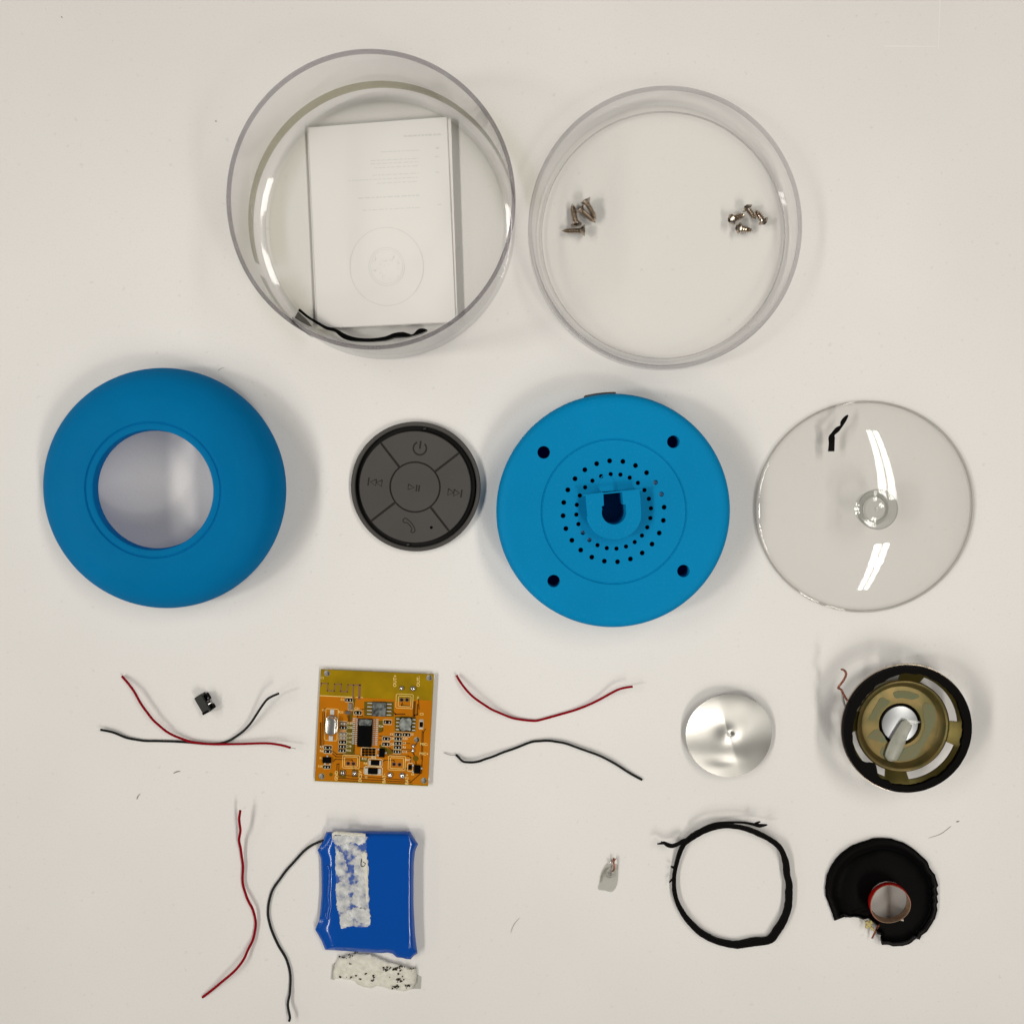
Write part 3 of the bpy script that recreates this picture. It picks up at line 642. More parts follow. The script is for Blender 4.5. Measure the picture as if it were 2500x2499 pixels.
# ------------------------------------------------------------------ small black jack
jo = Z3(970, 430, 0); jk = thing('black_jack', 'tiny black plastic socket with bent metal pins lying above the crossed wires', 'socket', jo, rz=R(-61+90-90))
al = math.atan2(-(480-340), (1055-985)); M3 = Matrix.Rotation(0, 3, 'Z')
MB().box((0, .2, 2.2), (7.3, 3.3, 4.3), bev=.25).build('body', mat('jack_plastic', (.012, .013, .011), .55), jk)
MB().box((-1.6, 2.3, 1.6), (2.6, 1.3, 3.2), bev=.15).build('side_block', M_ic, jk)
MB().box((2.6, 2.1, 1.5), (1.8, 1.4, 3.0), bev=.15).build('side_block', M_ic, jk)
MB().box((3.2, -.3, 4.36), (.9, 2.6, .12)).build('end_mark', M_ic, jk)
for pts in ([(-.2, 1.6, 3.4), (-.4, 2.6, 3.6), (-1.3, 3.4, 4.2)], [(.5, 1.6, 3.2), (.8, 2.8, 3.0), (.2, 3.9, 3.0)], [(1.2, 1.6, 3.2), (1.0, 3.0, 2.4), (1.7, 3.2, 2.0)]):
    MB().tube(cr(pts, 5), .16, 6).build('pin', M_tin, jk)

# ------------------------------------------------------------------ circuit board
ZC = 1.8; Zc = Zm(740, 1600, 5.364)
pc_o = Zc(935, 940, 0); pcb = thing('circuit_board', 'orange printed circuit board with black chips and a silver crystal', 'circuit board', pc_o)
A = R(2.75)
def pl(x, y):
    p = Zc(x, y, ZC) - pc_o; return (p.x, p.y)
ca = (935, 940); RZ = -A
corners = [(232, 180), (1713, 245), (1636, 1707), (152, 1640)]
hl = [circ(1.12, 24, *pl(*p)) for p in ((312, 232), (1652, 290), (243, 1578), (1583, 1635))]
mic = [circ(1.05, 20, *pl(1490, 1100))]
th6 = [(1290, 578), (1360, 578), (590, 1410), (658, 1412), (1190, 1420), (1263, 1425)]
MB().plate([pl(*p) for p in corners], hl + mic + [circ(.62, 12, *pl(*p)) for p in th6], ZC-.9, ZC).build('board', M_pcb, pcb, smooth=0)
for p in [(312, 232), (1652, 290), (243, 1578), (1583, 1635), (1490, 1100)]:
    p = pl(*p); MB().lathe([(1.085, ZC-.92), (1.13, ZC-.92), (1.13, ZC+.004), (1.1, ZC+.004)], 24, c=(p[0], p[1], 0)).build('hole_bright_liner', M_pin, pcb)  # pale liner added to make the holes in the board look lit
def inset(pts, d=0): return [pl(*p) for p in pts]
om = MB(); oh = [circ(1.32, 24, *pl(*p)) for p in ((243, 1578), (1583, 1635))] + [circ(1.2, 20, *pl(1490, 1100))] + [circ(.8, 12, *pl(*p)) for p in th6[2:]]
om.plate(inset([(218, 528), (700, 548), (1210, 572), (1210, 500), (1217, 500), (1217, 600), (1440, 605), (1440, 575), (1690, 590), (1642, 1560), (1637, 1690), (1480, 1684), (168, 1628), (162, 1520)]), oh, ZC+.004, ZC+.03)
om.build('copper_pour', M_pcbo, pcb, smooth=0)
ZS = ZC + .05
def lines(mb_, pts, wd, z=ZS, zth=.02):
    P = [pl(*p) for p in pts]
    for a, b in zip(P, P[1:]):
        d = Vector((b[0]-a[0], b[1]-a[1])); 
        if d.length < 1e-6: continue
        d = d.normalized()*wd*.0932*.0
        mb_.ribbon([(a[0]-d.x, a[1]-d.y, z, wd*.1864/1.0/6.4*5.364*.186/.186*.155/.155), (b[0]+d.x, b[1]+d.y, z, wd*.1864*5.364/6.4)], zth)
PXM = 1/(5.364*6.43)       # zoom pixels -> mm on the board
def lines(mb_, pts, wd, z=ZS, zth=.02):
    P = [pl(*p) for p in pts]; wm = wd*PXM
    for a, b in zip(P, P[1:]):
        d = Vector((b[0]-a[0], b[1]-a[1]))
        if d.length < 1e-6: continue
        d = d.normalized()*wm*.5
        mb_.ribbon([(a[0]-d.x, a[1]-d.y, z, wm), (b[0]+d.x, b[1]+d.y, z, wm)], zth)
an = MB()
lines(an, [(237, 400), (240, 360), (328, 365), (318, 457), (408, 462), (413, 372), (500, 374), (489, 466), (580, 472), (588, 380), (752, 386)], 13)
lines(an, [(660, 385), (654, 552)], 17); lines(an, [(742, 386), (736, 560)], 30)
an.build('antenna_trace', M_ant, pcb, smooth=0)
tr = MB(); ZR = ZC + .035
for pts, wd in (([(455, 1600), (1410, 1655), (1545, 1535), (1562, 1350), (1575, 1000), (1600, 960)], 10), ([(455, 1630), (1430, 1680)], 8), ([(440, 1575), (445, 1420), (470, 1415), (465, 1560), (1400, 1630)], 9),
                ([(230, 880), (225, 1200)], 16), ([(260, 720), (245, 1200)], 8), ([(285, 690), (270, 1190)], 8), ([(380, 1240), (440, 1290), (740, 1300)], 10), ([(380, 1275), (430, 1320), (760, 1335)], 10), ([(400, 1380), (420, 1355), (640, 1362), (655, 1400)], 10),
                ([(640, 1280), (665, 1240), (670, 1160)], 8), ([(1000, 1050), (1120, 1055), (1170, 1050)], 10), ([(990, 1100), (1040, 1105)], 8), ([(1120, 1200), (1170, 1240), (1180, 1270)], 12), ([(1290, 1140), (1400, 1150)], 8), ([(1290, 1225), (1420, 1230)], 8), ([(1290, 1255), (1420, 1250)], 7),
                ([(1110, 1300), (1380, 1312), (1410, 1330), (1405, 1390)], 10), ([(1050, 1385), (1070, 1365), (1190, 1370), (1200, 1400)], 9), ([(1500, 640), (1495, 770), (1460, 780)], 14), ([(1185, 740), (1210, 765), (1330, 765)], 14), ([(820, 690), (720, 720), (710, 820)], 9),
                ([(1560, 980), (1545, 1350)], 8), ([(1520, 700), (1510, 560)], 10), ([(600, 800), (605, 860)], 24), ([(1300, 620), (1290, 650), (1400, 660)], 12), ([(1460, 610), (1450, 800)], 26), ([(1050, 900), (1045, 980), (1000, 1000)], 8), ([(1490, 1145), (1445, 1200)], 12), ([(1440, 1270), (1470, 1330)], 14),
                ([(1475, 1385), (1480, 1420)], 14), ([(750, 1475), (800, 1480)], 8), ([(660, 1440), (670, 1500)], 14), ([(1330, 1475), (1420, 1480)], 10), ([(680, 780), (780, 790)], 10)):
    lines(tr, pts, wd*1.35, ZR)
tr.build('traces', M_trace, pcb, smooth=0)
gr = MB()
for pts in ([(655, 560), (690, 560), (640, 860), (600, 860), (570, 780), (640, 760)], [(560, 900), (680, 860), (680, 1290), (430, 1290), (560, 1270)], [(985, 850), (1060, 850), (1040, 1000), (985, 1010)], [(990, 1180), (1010, 1160), (1180, 1250), (1160, 1290), (1100, 1290), (1010, 1200)],
            [(800, 600), (1190, 600), (1190, 800), (800, 790)], [(1200, 790), (1480, 800), (1470, 1000), (1200, 990)], [(480, 1490), (560, 1490), (560, 1600), (470, 1590)], [(640, 1490), (720, 1490), (710, 1590), (640, 1590)], [(740, 1330), (860, 1340), (850, 1400), (740, 1380)]):
    gr.plate([pl(*p) for p in pts], (), ZC+.031, ZC+.034)
gr.build('bare_mask_areas', M_traceg, pcb, smooth=0)
sk = MB()
def rect(x0, y0, x1, y1, wd=7, mb_=None):
    cx, cy = (x0+x1)/2, (y0+y1)/2; P = []
    for x, y in ((x0, y0), (x1, y0), (x1, y1), (x0, y1), (x0, y0)):
        dx, dy = x-cx, y-cy; P.append((cx + dx*math.cos(A) - dy*math.sin(A), cy + dx*math.sin(A) + dy*math.cos(A)))
    lines(mb_ or sk, P, wd)
for b in ((1217, 503, 1438, 688), (1248, 530, 1412, 664), (518, 1302, 738, 1472), (542, 1325, 714, 1450), (1116, 1312, 1338, 1497), (1142, 1336, 1314, 1476), (290, 695, 452, 1110)): rect(*b)
lines(sk, [(219, 522), (655, 542)], 10); lines(sk, [(690, 543), (780, 548)], 8)
skp = MB()
parts_smd = [(600, 578, 90, 42), (718, 745, 95, 48), (525, 885, 90, 44), (525, 940, 90, 44), (520, 1022, 92, 46), (520, 1072, 90, 42), (518, 1128, 90, 42), (515, 1186, 88, 40), (510, 1240, 88, 40), (325, 1200, 100, 44), (325, 1250, 100, 44), (1105, 868, 100, 52), (1090, 1085, 95, 44), (1085, 1157, 95, 44),
             (1245, 1030, 92, 42), (1355, 1032, 92, 42), (1245, 1086, 90, 40), (1240, 1143, 90, 40), (1237, 1198, 88, 40), (1232, 1255, 86, 40), (310, 1455, 86, 38)]
for x, y, w_, h_ in parts_smd: rect(x-w_/2-5, y-h_/2-6, x+w_/2+5, y+h_/2+6, 6, skp)
rect(800, 1455, 1035, 1555, 10, skp); rect(852, 1352, 1036, 1442, 7, skp); rect(1520, 835, 1575, 960, 6, skp); rect(590, 610, 655, 715, 6, skp); rect(1370, 1405, 1435, 1512, 7, skp); rect(762, 1205, 955, 1312, 7, skp)
def txt(s_, x, y, size, up=False, mb_=None): text_mb(mb_ or sk, s_, pl(x, y), size, (math.pi/2 if up else 0) + RZ, ZS)
for s_, x, y, sz in (('OUT+', 1205, 330, 1.75), ('OUT-', 1512, 335, 1.75), ('GND', 437, 1570, 1.7), ('DC5V', 750, 1578, 1.7), ('BAT-', 1062, 1605, 1.75), ('BAT+', 1362, 1615, 1.75)): txt(s_, x, y, sz, True)
for s_, x, y, sz in (('MIC-', 1585, 1160, 1.5), ('MIC+', 1582, 1285, 1.5), ('J2', 1505, 550, 1.1), ('C1', 515, 575, 1.2), ('R23', 495, 740, 1.2), ('C21', 705, 693, 1.2), ('C2', 250, 290, 1.1), ('R1', 235, 1340, 1.1), ('R28', 225, 1448, 1.1), ('C3', 1552, 765, 1.3), ('Y1', 265, 715, 1.1), ('R8', 815, 1410, 1.2), ('S2', 825, 1590, 1.1), ('R9', 1435, 1555, 1.1)): txt(s_, x, y, sz)
for s_, x, y in (('C20', 615, 885), ('C22', 612, 940), ('C19', 605, 1024), ('C17', 602, 1074), ('C16', 600, 1128), ('C18', 598, 1186), ('R16', 595, 1240), ('R7', 240, 1195), ('R6', 240, 1248), ('C33', 1335, 1086), ('C3', 1325, 1145), ('R2', 1325, 1200), ('C12', 1330, 1258), ('C9', 1165, 1085), ('C8', 1165, 1160), ('R3', 1425, 1030), ('C5', 1160, 1030), ('R24', 1020, 925), ('R12', 800, 1350), ('R15', 925, 1335), ('BAT', 1375, 1365)): txt(s_, x, y, 1.15, mb_=skp)
sk.build('silkscreen_print', M_silk, pcb, smooth=0); skp.build('silkscreen_pale_print', M_silkp, pcb, smooth=0)
# parts soldered on
_chip = {}
def chip(name, x, y, w_, h_, hz, m, bev=.1, lift=0, label=None):
    p = pl(x, y); k = (round(w_), round(h_), hz, m.name)
    if k not in _chip:
        o = MB().box((0, 0, 0), (w_*PXM, h_*PXM, hz), bev=bev).build(name, m, pcb)
        _chip[k] = o.data
    else:
        o = bpy.data.objects.new(name, _chip[k]); col.objects.link(o); o.parent = pcb
    o.location = Vector((p[0], p[1], ZC + .06 + lift + hz/2)) * K; o.rotation_euler = (0, 0, RZ)
    if label: o['label'] = label
    return o
def off(x, y, dx, dy): return x + dx*math.cos(A) - dy*math.sin(A), y + dx*math.sin(A) + dy*math.cos(A)
for i, (x, y, w_, h_) in enumerate(parts_smd):
    chip('resistor', x, y, 90, 36, .5, M_ic if i not in (2, 4, 5) else M_cap, .05)
    for s_ in (-1, 1): chip('solder_pad', *off(x, y, s_*(w_*.5-24), 0), 13, 26, .55, M_pin, .06)
for i in range(4):
    for j in range(3): chip('resistor_element', *off(790 + i*46, 1224 + j*36, 0, 0), 34, 26, .45, M_ic, .04)
ic = chip('main_chip', 813, 1005, 186, 372, 1.2, M_ic, .12, label='large black chip')
for k in range(14):
    for sx_ in (-1, 1):
        x, y = off(813, 1000, sx_*112, -172 + k*25.2); chip('chip_pin', x, y, 24, 12, .35, M_pin, .04)
        x, y = off(813, 1000, sx_*152, -172 + k*25.2); chip('chip_pin', x, y, 34, 12, .12, M_pin, .02)
gm = MB(); q = [pl(*off(813, 1005, dx, dy)) for dx, dy in ((-82, -182), (20, -184), (88, -180), (86, -130), (70, -105), (20, -100), (-30, -106), (-70, -98), (-84, -120))]
gm.plate(q, (), ZC+1.27, ZC+1.33); gm.build('glue_residue', M_icg, pcb, smooth=0)
chip('small_chip', 1000, 697, 178, 186, .9, M_icg, .1)
chip('small_chip', 1348, 895, 150, 180, .9, M_ic, .1)
g2 = MB(); q = cr([pl(*off(1345, 892, dx, dy)) for dx, dy in ((-78, -40), (-50, -82), (0, -80), (60, -84), (78, -30), (66, 30), (70, 74), (10, 70), (-40, 84), (-76, 40))], 4, True)
g2.plate(q, (), ZC+.97, ZC+1.2); g2.build('glue_blob', M_icg2, pcb, smooth=0)
for k in range(4):
    for sx_, L in ((-1, 60), (1, 60)):
        chip('chip_pin', *off(1000, 695, sx_*(89+38), -70 + k*47), 66, 13, .4, M_pin, .05)
        chip('chip_pin', *off(1345, 895, sx_*(75+30), -66 + k*46), 46, 15, .4, M_pin, .05)
# crystal can
cp = pl(376, 905); cz = bpy.data.objects.new('dummy', None) ; bpy.data.objects.remove(cz)
def stad(w_, h_, n=12):
    r_ = w_/2; s_ = h_/2 - r_*.75
    return [(r_*math.cos(a), s_ + .75*r_*math.sin(a)) for a in [math.pi*i/n for i in range(n+1)]] + [(r_*math.cos(a), -s_ + .75*r_*math.sin(a)) for a in [math.pi + math.pi*i/n for i in range(n+1)]]
cm_ = MB(); R2 = Matrix.Rotation(RZ, 2)
lv = []
for sc_, z in ((1.0, .1), (1.0, .35), (.93, .4), (.92, 2.3), (.88, 2.65), (.78, 2.8)):
    lv.append([Vector((*((R2 @ Vector(p))*1 + Vector(cp)), ZC + z)) for p in [(x*sc_, y*sc_) for x, y in stad(150*PXM, 258*PXM)]])
cm_.rings(lv); cm_.build('crystal_can', M_can, pcb, smooth=40, label='silver oval crystal can')
for dy in (-168, 178): chip('crystal_pad', *off(374, 905, 0, dy), 58, 70, .3, M_pin, .1)
chip('capacitor', 620, 663, 44, 84, .7, M_cap, .08); chip('capacitor', 590, 742, 76, 40, .6, M_tin, .1)
chip('large_resistor', 945, 1398, 108, 66, .6, M_ic, .06)
for s_ in (-1, 1): chip('solder_pad', *off(945, 1398, s_*68, 0), 22, 62, .5, M_pin, .05)
chip('diode', 916, 1506, 120, 76, 1.1, M_ic, .15)
for s_ in (-1, 1): chip('solder_pad', *off(916, 1506, s_*84, 0), 46, 74, .5, M_pin, .12)
chip('resistor', 1548, 897, 40, 60, .5, M_ic, .05)
for s_ in (-1, 1): chip('solder_pad', *off(1548, 897, 0, s_*46), 42, 22, .5, M_pin, .06)
chip('resistor', 1403, 1458, 46, 60, .5, M_ic, .05)
for x, y, w_, h_, pins in ((315, 1362, 112, 76, ((320, 1312), (290, 1412), (355, 1408))), (1035, 1267, 74, 112, ((985, 1300), (990, 1222), (1084, 1270))), (1497, 1482, 84, 106, ((1552, 1472), (1440, 1432), (1442, 1520)))):
    chip('transistor', x, y, w_, h_, 1.0, M_ic, .15)
    for px, py in pins: chip('transistor_pin', px, py, 24, 24, .35, M_pin, .08)
for i, (x, y, r_) in enumerate(((1290, 425, 36), (1440, 430, 40), (522, 1530, 40), (675, 1535, 40), (1140, 1560, 43), (1300, 1567, 46), (1445, 1180, 30), (1440, 1242, 30), (720, 752, 10), (850, 762, 14))):
    p = pl(x, y); rr = r_*PXM; m_ = MB(); ll = []
    for f, z in ((1.0, 0.04), (.92, .35), (.65, .8), (.3, 1.05), (.05, 1.1)):
        ll.append([Vector((p[0] + rr*f*math.cos(t_)*(1+.12*noise.noise(Vector((i*3, math.cos(t_)*2, f*4)))), p[1] + rr*f*math.sin(t_)*(1+.12*noise.noise(Vector((i*7, math.sin(t_)*2, f*4)))), ZC + z*min(1, rr) + .12*noise.noise(Vector((math.cos(t_)*1.5, math.sin(t_)*1.5+i, f*3))))) for t_ in [2*math.pi*k/14 for k in range(14)]])
    m_.rings(ll); m_.build('solder_joint', M_tin, pcb, smooth=50)
for x, y in th6: 
    p = pl(x, y); MB().lathe([(.62, 0), (.85, 0), (.85, .04), (.62, .04)], 18, c=(p[0], p[1], ZC+.03)).build('pad_ring', M_ant, pcb)
    MB().lathe([(0.01, 0), (.6, 0), (.6, .05), (.01, .05)], 12, c=(p[0], p[1], ZC-.8)).build('hole_bottom', M_hole, pcb)
p = pl(1475, 1345); MB().lathe([(0.01, 0), (1.1, 0), (1.1, .03), (.01, .03)], 20, c=(p[0], p[1], ZC+.04)).build('test_pad', M_traceg, pcb)
p = pl(365, 1555); MB().lathe([(0.01, 0), (.7, 0), (.7, .03), (.01, .03)], 20, c=(p[0], p[1], ZC+.04)).build('test_pad', M_traceg, pcb)

# ------------------------------------------------------------------ foil disc
c = W(1778, 1790, 1.5); fd = MB((c.x, c.y, 0)); rf = 16.9; ll = []
n = 96
for k in range(1, 25):
    rr = rf*k/24; L = []
    for i in range(n):
        a = 2*math.pi*i/n; x, y = rr*math.cos(a), rr*math.sin(a)
        z = 1.6 - .03*x + .0028*x*x + .0105*y*y + .5*math.exp(-rr*rr/14) - .5*math.exp(-((x-.8)**2+(y-.2)**2)/.5) + .05*noise.noise(Vector((x/8, y/8, 2))) + .10*abs(x+y*.3)*math.exp(-rr/6)
        z += .5*math.exp(-((x+2)**2/30 + (y+11)**2/3))*.6
        L.append(Vector((c.x + x*.985, c.y + y*.95, max(.15, z))))
    ll.append(L)
bot = [[p - Vector((0, 0, .12)) for p in L] for L in ll[::-1]]
fd.rings(ll + bot, cap0=True, cap1=True)
tag(fd.build('foil_disc', M_foil, smooth=60), 'crinkled silver foil disc between the wires and the speaker frame', 'foil disc')
MB

# ------------------------------------------------------------------ speaker frame
c = W(2216.5, 1780.5, 14); spk = thing('speaker_frame', 'bare speaker frame with black rim, yellow zinc basket and silver pole', 'speaker frame', (c.x, c.y, 0))
cent = [38, -52, 218, 128]; hw = 33
def in_slot(a): return any(abs((math.degrees(a) - q + 180) % 360 - 180) < hw for q in cent)
n = 180; bs_ = MB(); rad = [(17.3, 8.6), (17.7, 8.8), (20.1, 10.8), (24.0, 12.6)]
vs = []; fs = []
for i in range(n):
    a = 2*math.pi*i/n
    for dz in (0, -.8):
        for r_, z in rad: vs.append((r_*math.cos(a), r_*math.sin(a), z+dz))
for i in range(n):
    j = (i+1) % n; b0, b1 = i*8, j*8; s_ = in_slot(2*math.pi*(i+.5)/n)
    for k in range(3):
        if k == 1 and s_: continue
        fs.append([b0+k, b1+k, b1+k+1, b0+k+1]); fs.append([b0+4+k, b0+5+k, b1+5+k, b1+4+k])
    for k in ((1, 2) if s_ else ()): fs.append([b0+k, b1+k, b1+4+k, b0+4+k])
    if s_ != in_slot(2*math.pi*(i-.5)/n): fs.append([b0+1, b0+2, b0+6, b0+5])
    fs.append([b0+3, b1+3, b1+7, b0+7]); fs.append([b0, b0+4, b1+4, b1])
bs_.add(vs, fs); bs_.build('basket', M_zincd, spk, smooth=40)
MB().lathe([(17.5, 8.6), (17.2, 9.3), (16.8, 9.4), (16.3, 9.1), (15.6, 7.6), (14.6, 6.6), (13.6, 6.4), (8.1, 6.4), (8.0, 6.2), (8.0, 3.0), (16.5, 3.0), (17.2, 7)], 128).build('dish', M_zinc, spk)
MB().lathe([(0.01, 2.6), (8.0, 2.6), (8.0, 3.0), (0.01, 3.0)], 48).build('magnet_gap', M_ic, spk)
MB().lathe([(0.01, 0), (15.5, 0), (15.5, 2.98), (0.01, 2.98)], 64).build('magnet', M_ic, spk)
MB().lathe([(0.01, 6.35), (6.6, 6.35), (6.85, 6.25), (6.9, 3.02), (0.01, 3.02)], 64).build('pole_piece', M_pole, spk)
vs = []; fs = []; n = 240; m_ = MB(); lop = [[], [], [], []]
for i in range(n):
    a = 2*math.pi*i/n; x, y = math.cos(a), math.sin(a)
    ri = 20.9 + .45*noise.noise(Vector((x*6, y*6, 1))) + .25*noise.noise(Vector((x*18, y*18, 4)))
    dg_ = math.degrees(a) % 360
    if 95 < dg_ < 200: ri -= 1.3*math.sin(math.radians((dg_-95)/105*180)) - .0
    if 205 < dg_ < 250: ri -= 3.0*math.exp(-((dg_-229)/9)**2)
    if 255 < dg_ < 420 and dg_ < 345: ri += .5
    ro = 24.05 + .06*noise.noise(Vector((x*9, y*9, 7)))
    for k, (r_, z) in enumerate(((ri, 12.0 + .0*ri), (ri+.15, 13.4), (ro-.15, 14.0), (ro, 12.3))): lop[k].append(Vector((r_*x, r_*y, z)))
lop.append([Vector((p.x, p.y, 12.0)) for p in lop[0]])
m_.rings(lop, False, False); m_.build('rubber_rim', M_black, spk, smooth=40, label='torn black rubber rim')
MB().lathe([(23.4, 11.2), (24.35, 11.4), (24.35, 12.3), (23.4, 12.4)], 128).build('frame_edge', M_steel, spk)
MB().lathe([(24.1, 12.4), (24.9, 12.6), (24.9, 13.2), (24.1, 13.2)], 24, a0=R(72), a1=R(103)).build('clear_flap', M_film, spk)
Zs = Zm(2000, 1580, 4.3886)
def sl(x, y, z): p = Zs(x, y, z) - Vector((c.x, c.y, 0)); return p
for pts in ([(800, 480), (900, 465), (990, 480), (1080, 520), (1000, 560), (900, 540), (820, 545)], [(660, 540), (730, 560), (760, 590), (660, 680), (600, 780), (530, 775), (570, 690)], [(1120, 600), (1240, 640), (1250, 760), (1200, 900), (1100, 1080), (990, 1220), (840, 1225), (900, 1090), (1060, 1010), (1130, 860), (1120, 740)], [(600, 880), (660, 900), (720, 1010), (620, 1000), (525, 960)], [(700, 1060), (720, 1180), (670, 1160), (660, 1110)]):
    q = [sl(x, y, 6.5) for x, y in cr(pts, 4, True)]; MB().plate([(p.x, p.y) for p in q], (), 6.42, 6.5).build('green_film', M_green, spk, smooth=0)
P = cr([(960, 795, 8.2, 1.5), (940, 825, 8.2, 2.2), (885, 920, 8.0, 2.5), (835, 1030, 8.0, 2.9), (790, 1130, 8.0, 2.8), (765, 1185, 7.8, 2.4), (755, 1215, 7.8, .8)], 6)
lv = []
g_ = MB(); g_.tube([sl(x, y, z - .6) for x, y, z, r_ in P], [r_ for *_, r_ in P], 14)
g_.v = [Vector((v.x, v.y, 7.4 + (v.z-7.4)*.28)) for v in g_.v]
g_.build('glue_bead', M_frost, spk, smooth=60)
q = [sl(*p) for p in ((935, 775, 8.6), (975, 768, 8.7), (1092, 798, 8.4), (1040, 822, 8.3), (985, 830, 8.2))]
MB().add(q + [p - Vector((0, 0, .2)) for p in q], [[0, 1, 2, 3, 4], [9, 8, 7, 6, 5]] + [[i, (i+1) % 5, 5+(i+1) % 5, 5+i] for i in range(5)]).build('glue_shard', M_film, spk, smooth=0)
for ph in (0, 2.1, 4.2):
    base_ = cr([(240, 232, 13), (275, 250, 13), (288, 290, 13.2), (262, 350, 13), (205, 430, 12.5), (235, 450, 12.4), (262, 505, 12.2), (300, 565, 12)], 7)
    MB().tube([sl(x + 7*math.sin(i*.9+ph), y + 4*math.cos(i*.9+ph), z + .15*math.cos(i*.9+ph)) for i, (x, y, z) in enumerate(base_)], .27, 6).build('copper_lead', M_copper, spk)
MB().tube([sl(245, 500, 12), sl(255, 560, 11.8), sl(272, 625, 11.6)], [.3, .55, .3], 8).build('terminal', M_wire, spk)

# ------------------------------------------------------------------ gasket ring
Zg = Zm(1560, 1960, 4.5976); go = Zg(1030, 920, 0); gk = thing('gasket_ring', 'thin frayed black rubber gasket ring with two loose ends', 'gasket', go)
rp_ = [(520, 440, 48), (600, 375, 66), (700, 318, 62), (800, 282, 55), (900, 258, 50), (1000, 254, 45), (1130, 268, 48), (1250, 302, 55), (1350, 345, 58), (1450, 395, 55), (1560, 475, 60), (1615, 560, 62), (1650, 680, 72), (1660, 800, 72), (1685, 900, 72), (1682, 1000, 78), (1680, 1100, 78), (1660, 1210, 80), (1610, 1330, 84), (1545, 1430, 88), (1480, 1520, 84), (1400, 1545, 80), (1300, 1552, 92), (1200, 1570, 84), (1100, 1586, 78), (1000, 1575, 70), (850, 1535, 68), (700, 1455, 70), (620, 1385, 70), (540, 1300, 64), (480, 1210, 58), (430, 1110, 52), (400, 1000, 50), (393, 900, 44), (398, 790, 40), (425, 660, 42), (455, 560, 46), (485, 490, 46)]
def gz(x, y): return 1.2 + 2.2*max(0, (700-y)/500) + .6*max(0, (x-1400)/300)
pts = cr([(x, y, gz(x, y), w_) for x, y, w_ in rp_], 6, True)
MB(go).ribbon([(*Zg(x, y, z)[:2], z, w_/4.5976/6.45*(1 + .10*noise.noise(Vector((i*.35, 0, 0))) + .06*noise.noise(Vector((i*1.3, 4, 0))))) for i, (x, y, z, w_) in enumerate(pts)], 1.3, closed=True).build('ring_band', M_black, gk, smooth=40)
for tail, th_ in (([(540, 415, 4, 45), (490, 425, 4, 36), (440, 455, 4, 36), (375, 478, 4.2, 40), (320, 466, 4.4, 44), (280, 445, 4.6, 30), (240, 452, 4.6, 14), (205, 456, 4.6, 6)], 1.0),
                  ([(630, 335, 4.2, 22), (740, 272, 4.8, 26), (850, 232, 5.2, 26), (950, 220, 5.4, 26), (1080, 214, 5.6, 20), (1200, 220, 5.6, 20), (1290, 238, 5.6, 28), (1340, 250, 5.6, 38), (1390, 248, 5.6, 28), (1440, 240, 5.6, 6)], .8),
                  ([(1300, 235, 5.7, 22), (1330, 218, 5.8, 20), (1362, 205, 5.9, 7)], .7), ([(262, 440, 4.7, 14), (248, 428, 4.7, 6)], .6), ([(400, 722, 2.6, 22), (375, 716, 2.6, 22), (358, 708, 2.7, 8)], .8), ([(385, 845, 2.2, 18), (358, 868, 2.2, 14), (338, 888, 2.2, 6)], .8)):
    MB(go).ribbon([(*Zg(x, y, z)[:2], z, w_/4.5976/6.45) for x, y, z, w_ in cr(tail, 5)], th_).build('frayed_strand', M_black, gk, smooth=40)

# ------------------------------------------------------------------ speaker cone with voice coil
Zk = Zm(1960, 2000, 5.0816); ko = Zk(1060, 1000, 0); kn = thing('torn_cone', 'torn black speaker cone with a red copper voice coil', 'speaker cone', ko)
oc = [(395, 1255), (382, 1215), (370, 1170), (330, 1070), (285, 950), (278, 850), (300, 690), (345, 590), (410, 490), (500, 400), (620, 320), (740, 275), (870, 235), (980, 228), (1100, 240), (1250, 285), (1400, 380), (1520, 490), (1555, 530), (1570, 590), (1640, 680), (1680, 820), (1660, 850), (1684, 925), (1662, 950), (1680, 1020), (1662, 1050), (1674, 1110), (1640, 1230), (1600, 1290), (1540, 1390), (1470, 1440), (1450, 1490), (1410, 1475), (1320, 1545), (1240, 1565), (1120, 1570), (1060, 1550), (985, 1555), (968, 1500), (968, 1460), (1010, 1445), (930, 1420), (910, 1390), (930, 1320), (880, 1275), (810, 1225), (750, 1240), (690, 1215), (620, 1210), (530, 1215), (470, 1180), (430, 1190), (400, 1215)]
ccx, ccy, cr_ = 1055, 1005, 240
out_l = []
for i, (x, y) in enumerate(dens(oc, 3)):
    out_l.append((x + random.uniform(-3, 3), y + random.uniform(-3, 3)))
ll = []
prof_k = [(0, 3.6), (.08, 3.6), (.3, 3.4), (.55, 3.2), (.70, 2.4), (.75, 1.7), (.79, 1.9), (.84, 2.9), (.89, 3.0), (.93, 2.2), (.96, 1.2), (1.0, .9)]
for f, z in prof_k:
    L = []
    for x, y in out_l:
        a = math.atan2(y-ccy, x-ccx); ix, iy = ccx + cr_*math.cos(a), ccy + cr_*math.sin(a)
        D = math.hypot(x-ccx, y-ccy); full = 700
        t_ = f*(D-cr_)/(full-cr_) if D > cr_ else 0
        X, Y = ix + (x-ix)*f, iy + (y-iy)*f
        zz = z + (1-min(1, (D-cr_)/(full-cr_)))*f*2.6 + .12*noise.noise(Vector((X/60, Y/60, 0)))
        L.append(Zk(X, Y, zz))
    ll.append(L)
bt_ = [[p - Vector((0, 0, .45)) for p in L] for L in ll[::-1]]
m_ = MB(ko); m_.rings(ll + bt_ + [ll[0]], False, False); m_.build('cone', M_cone, kn, smooth=50)
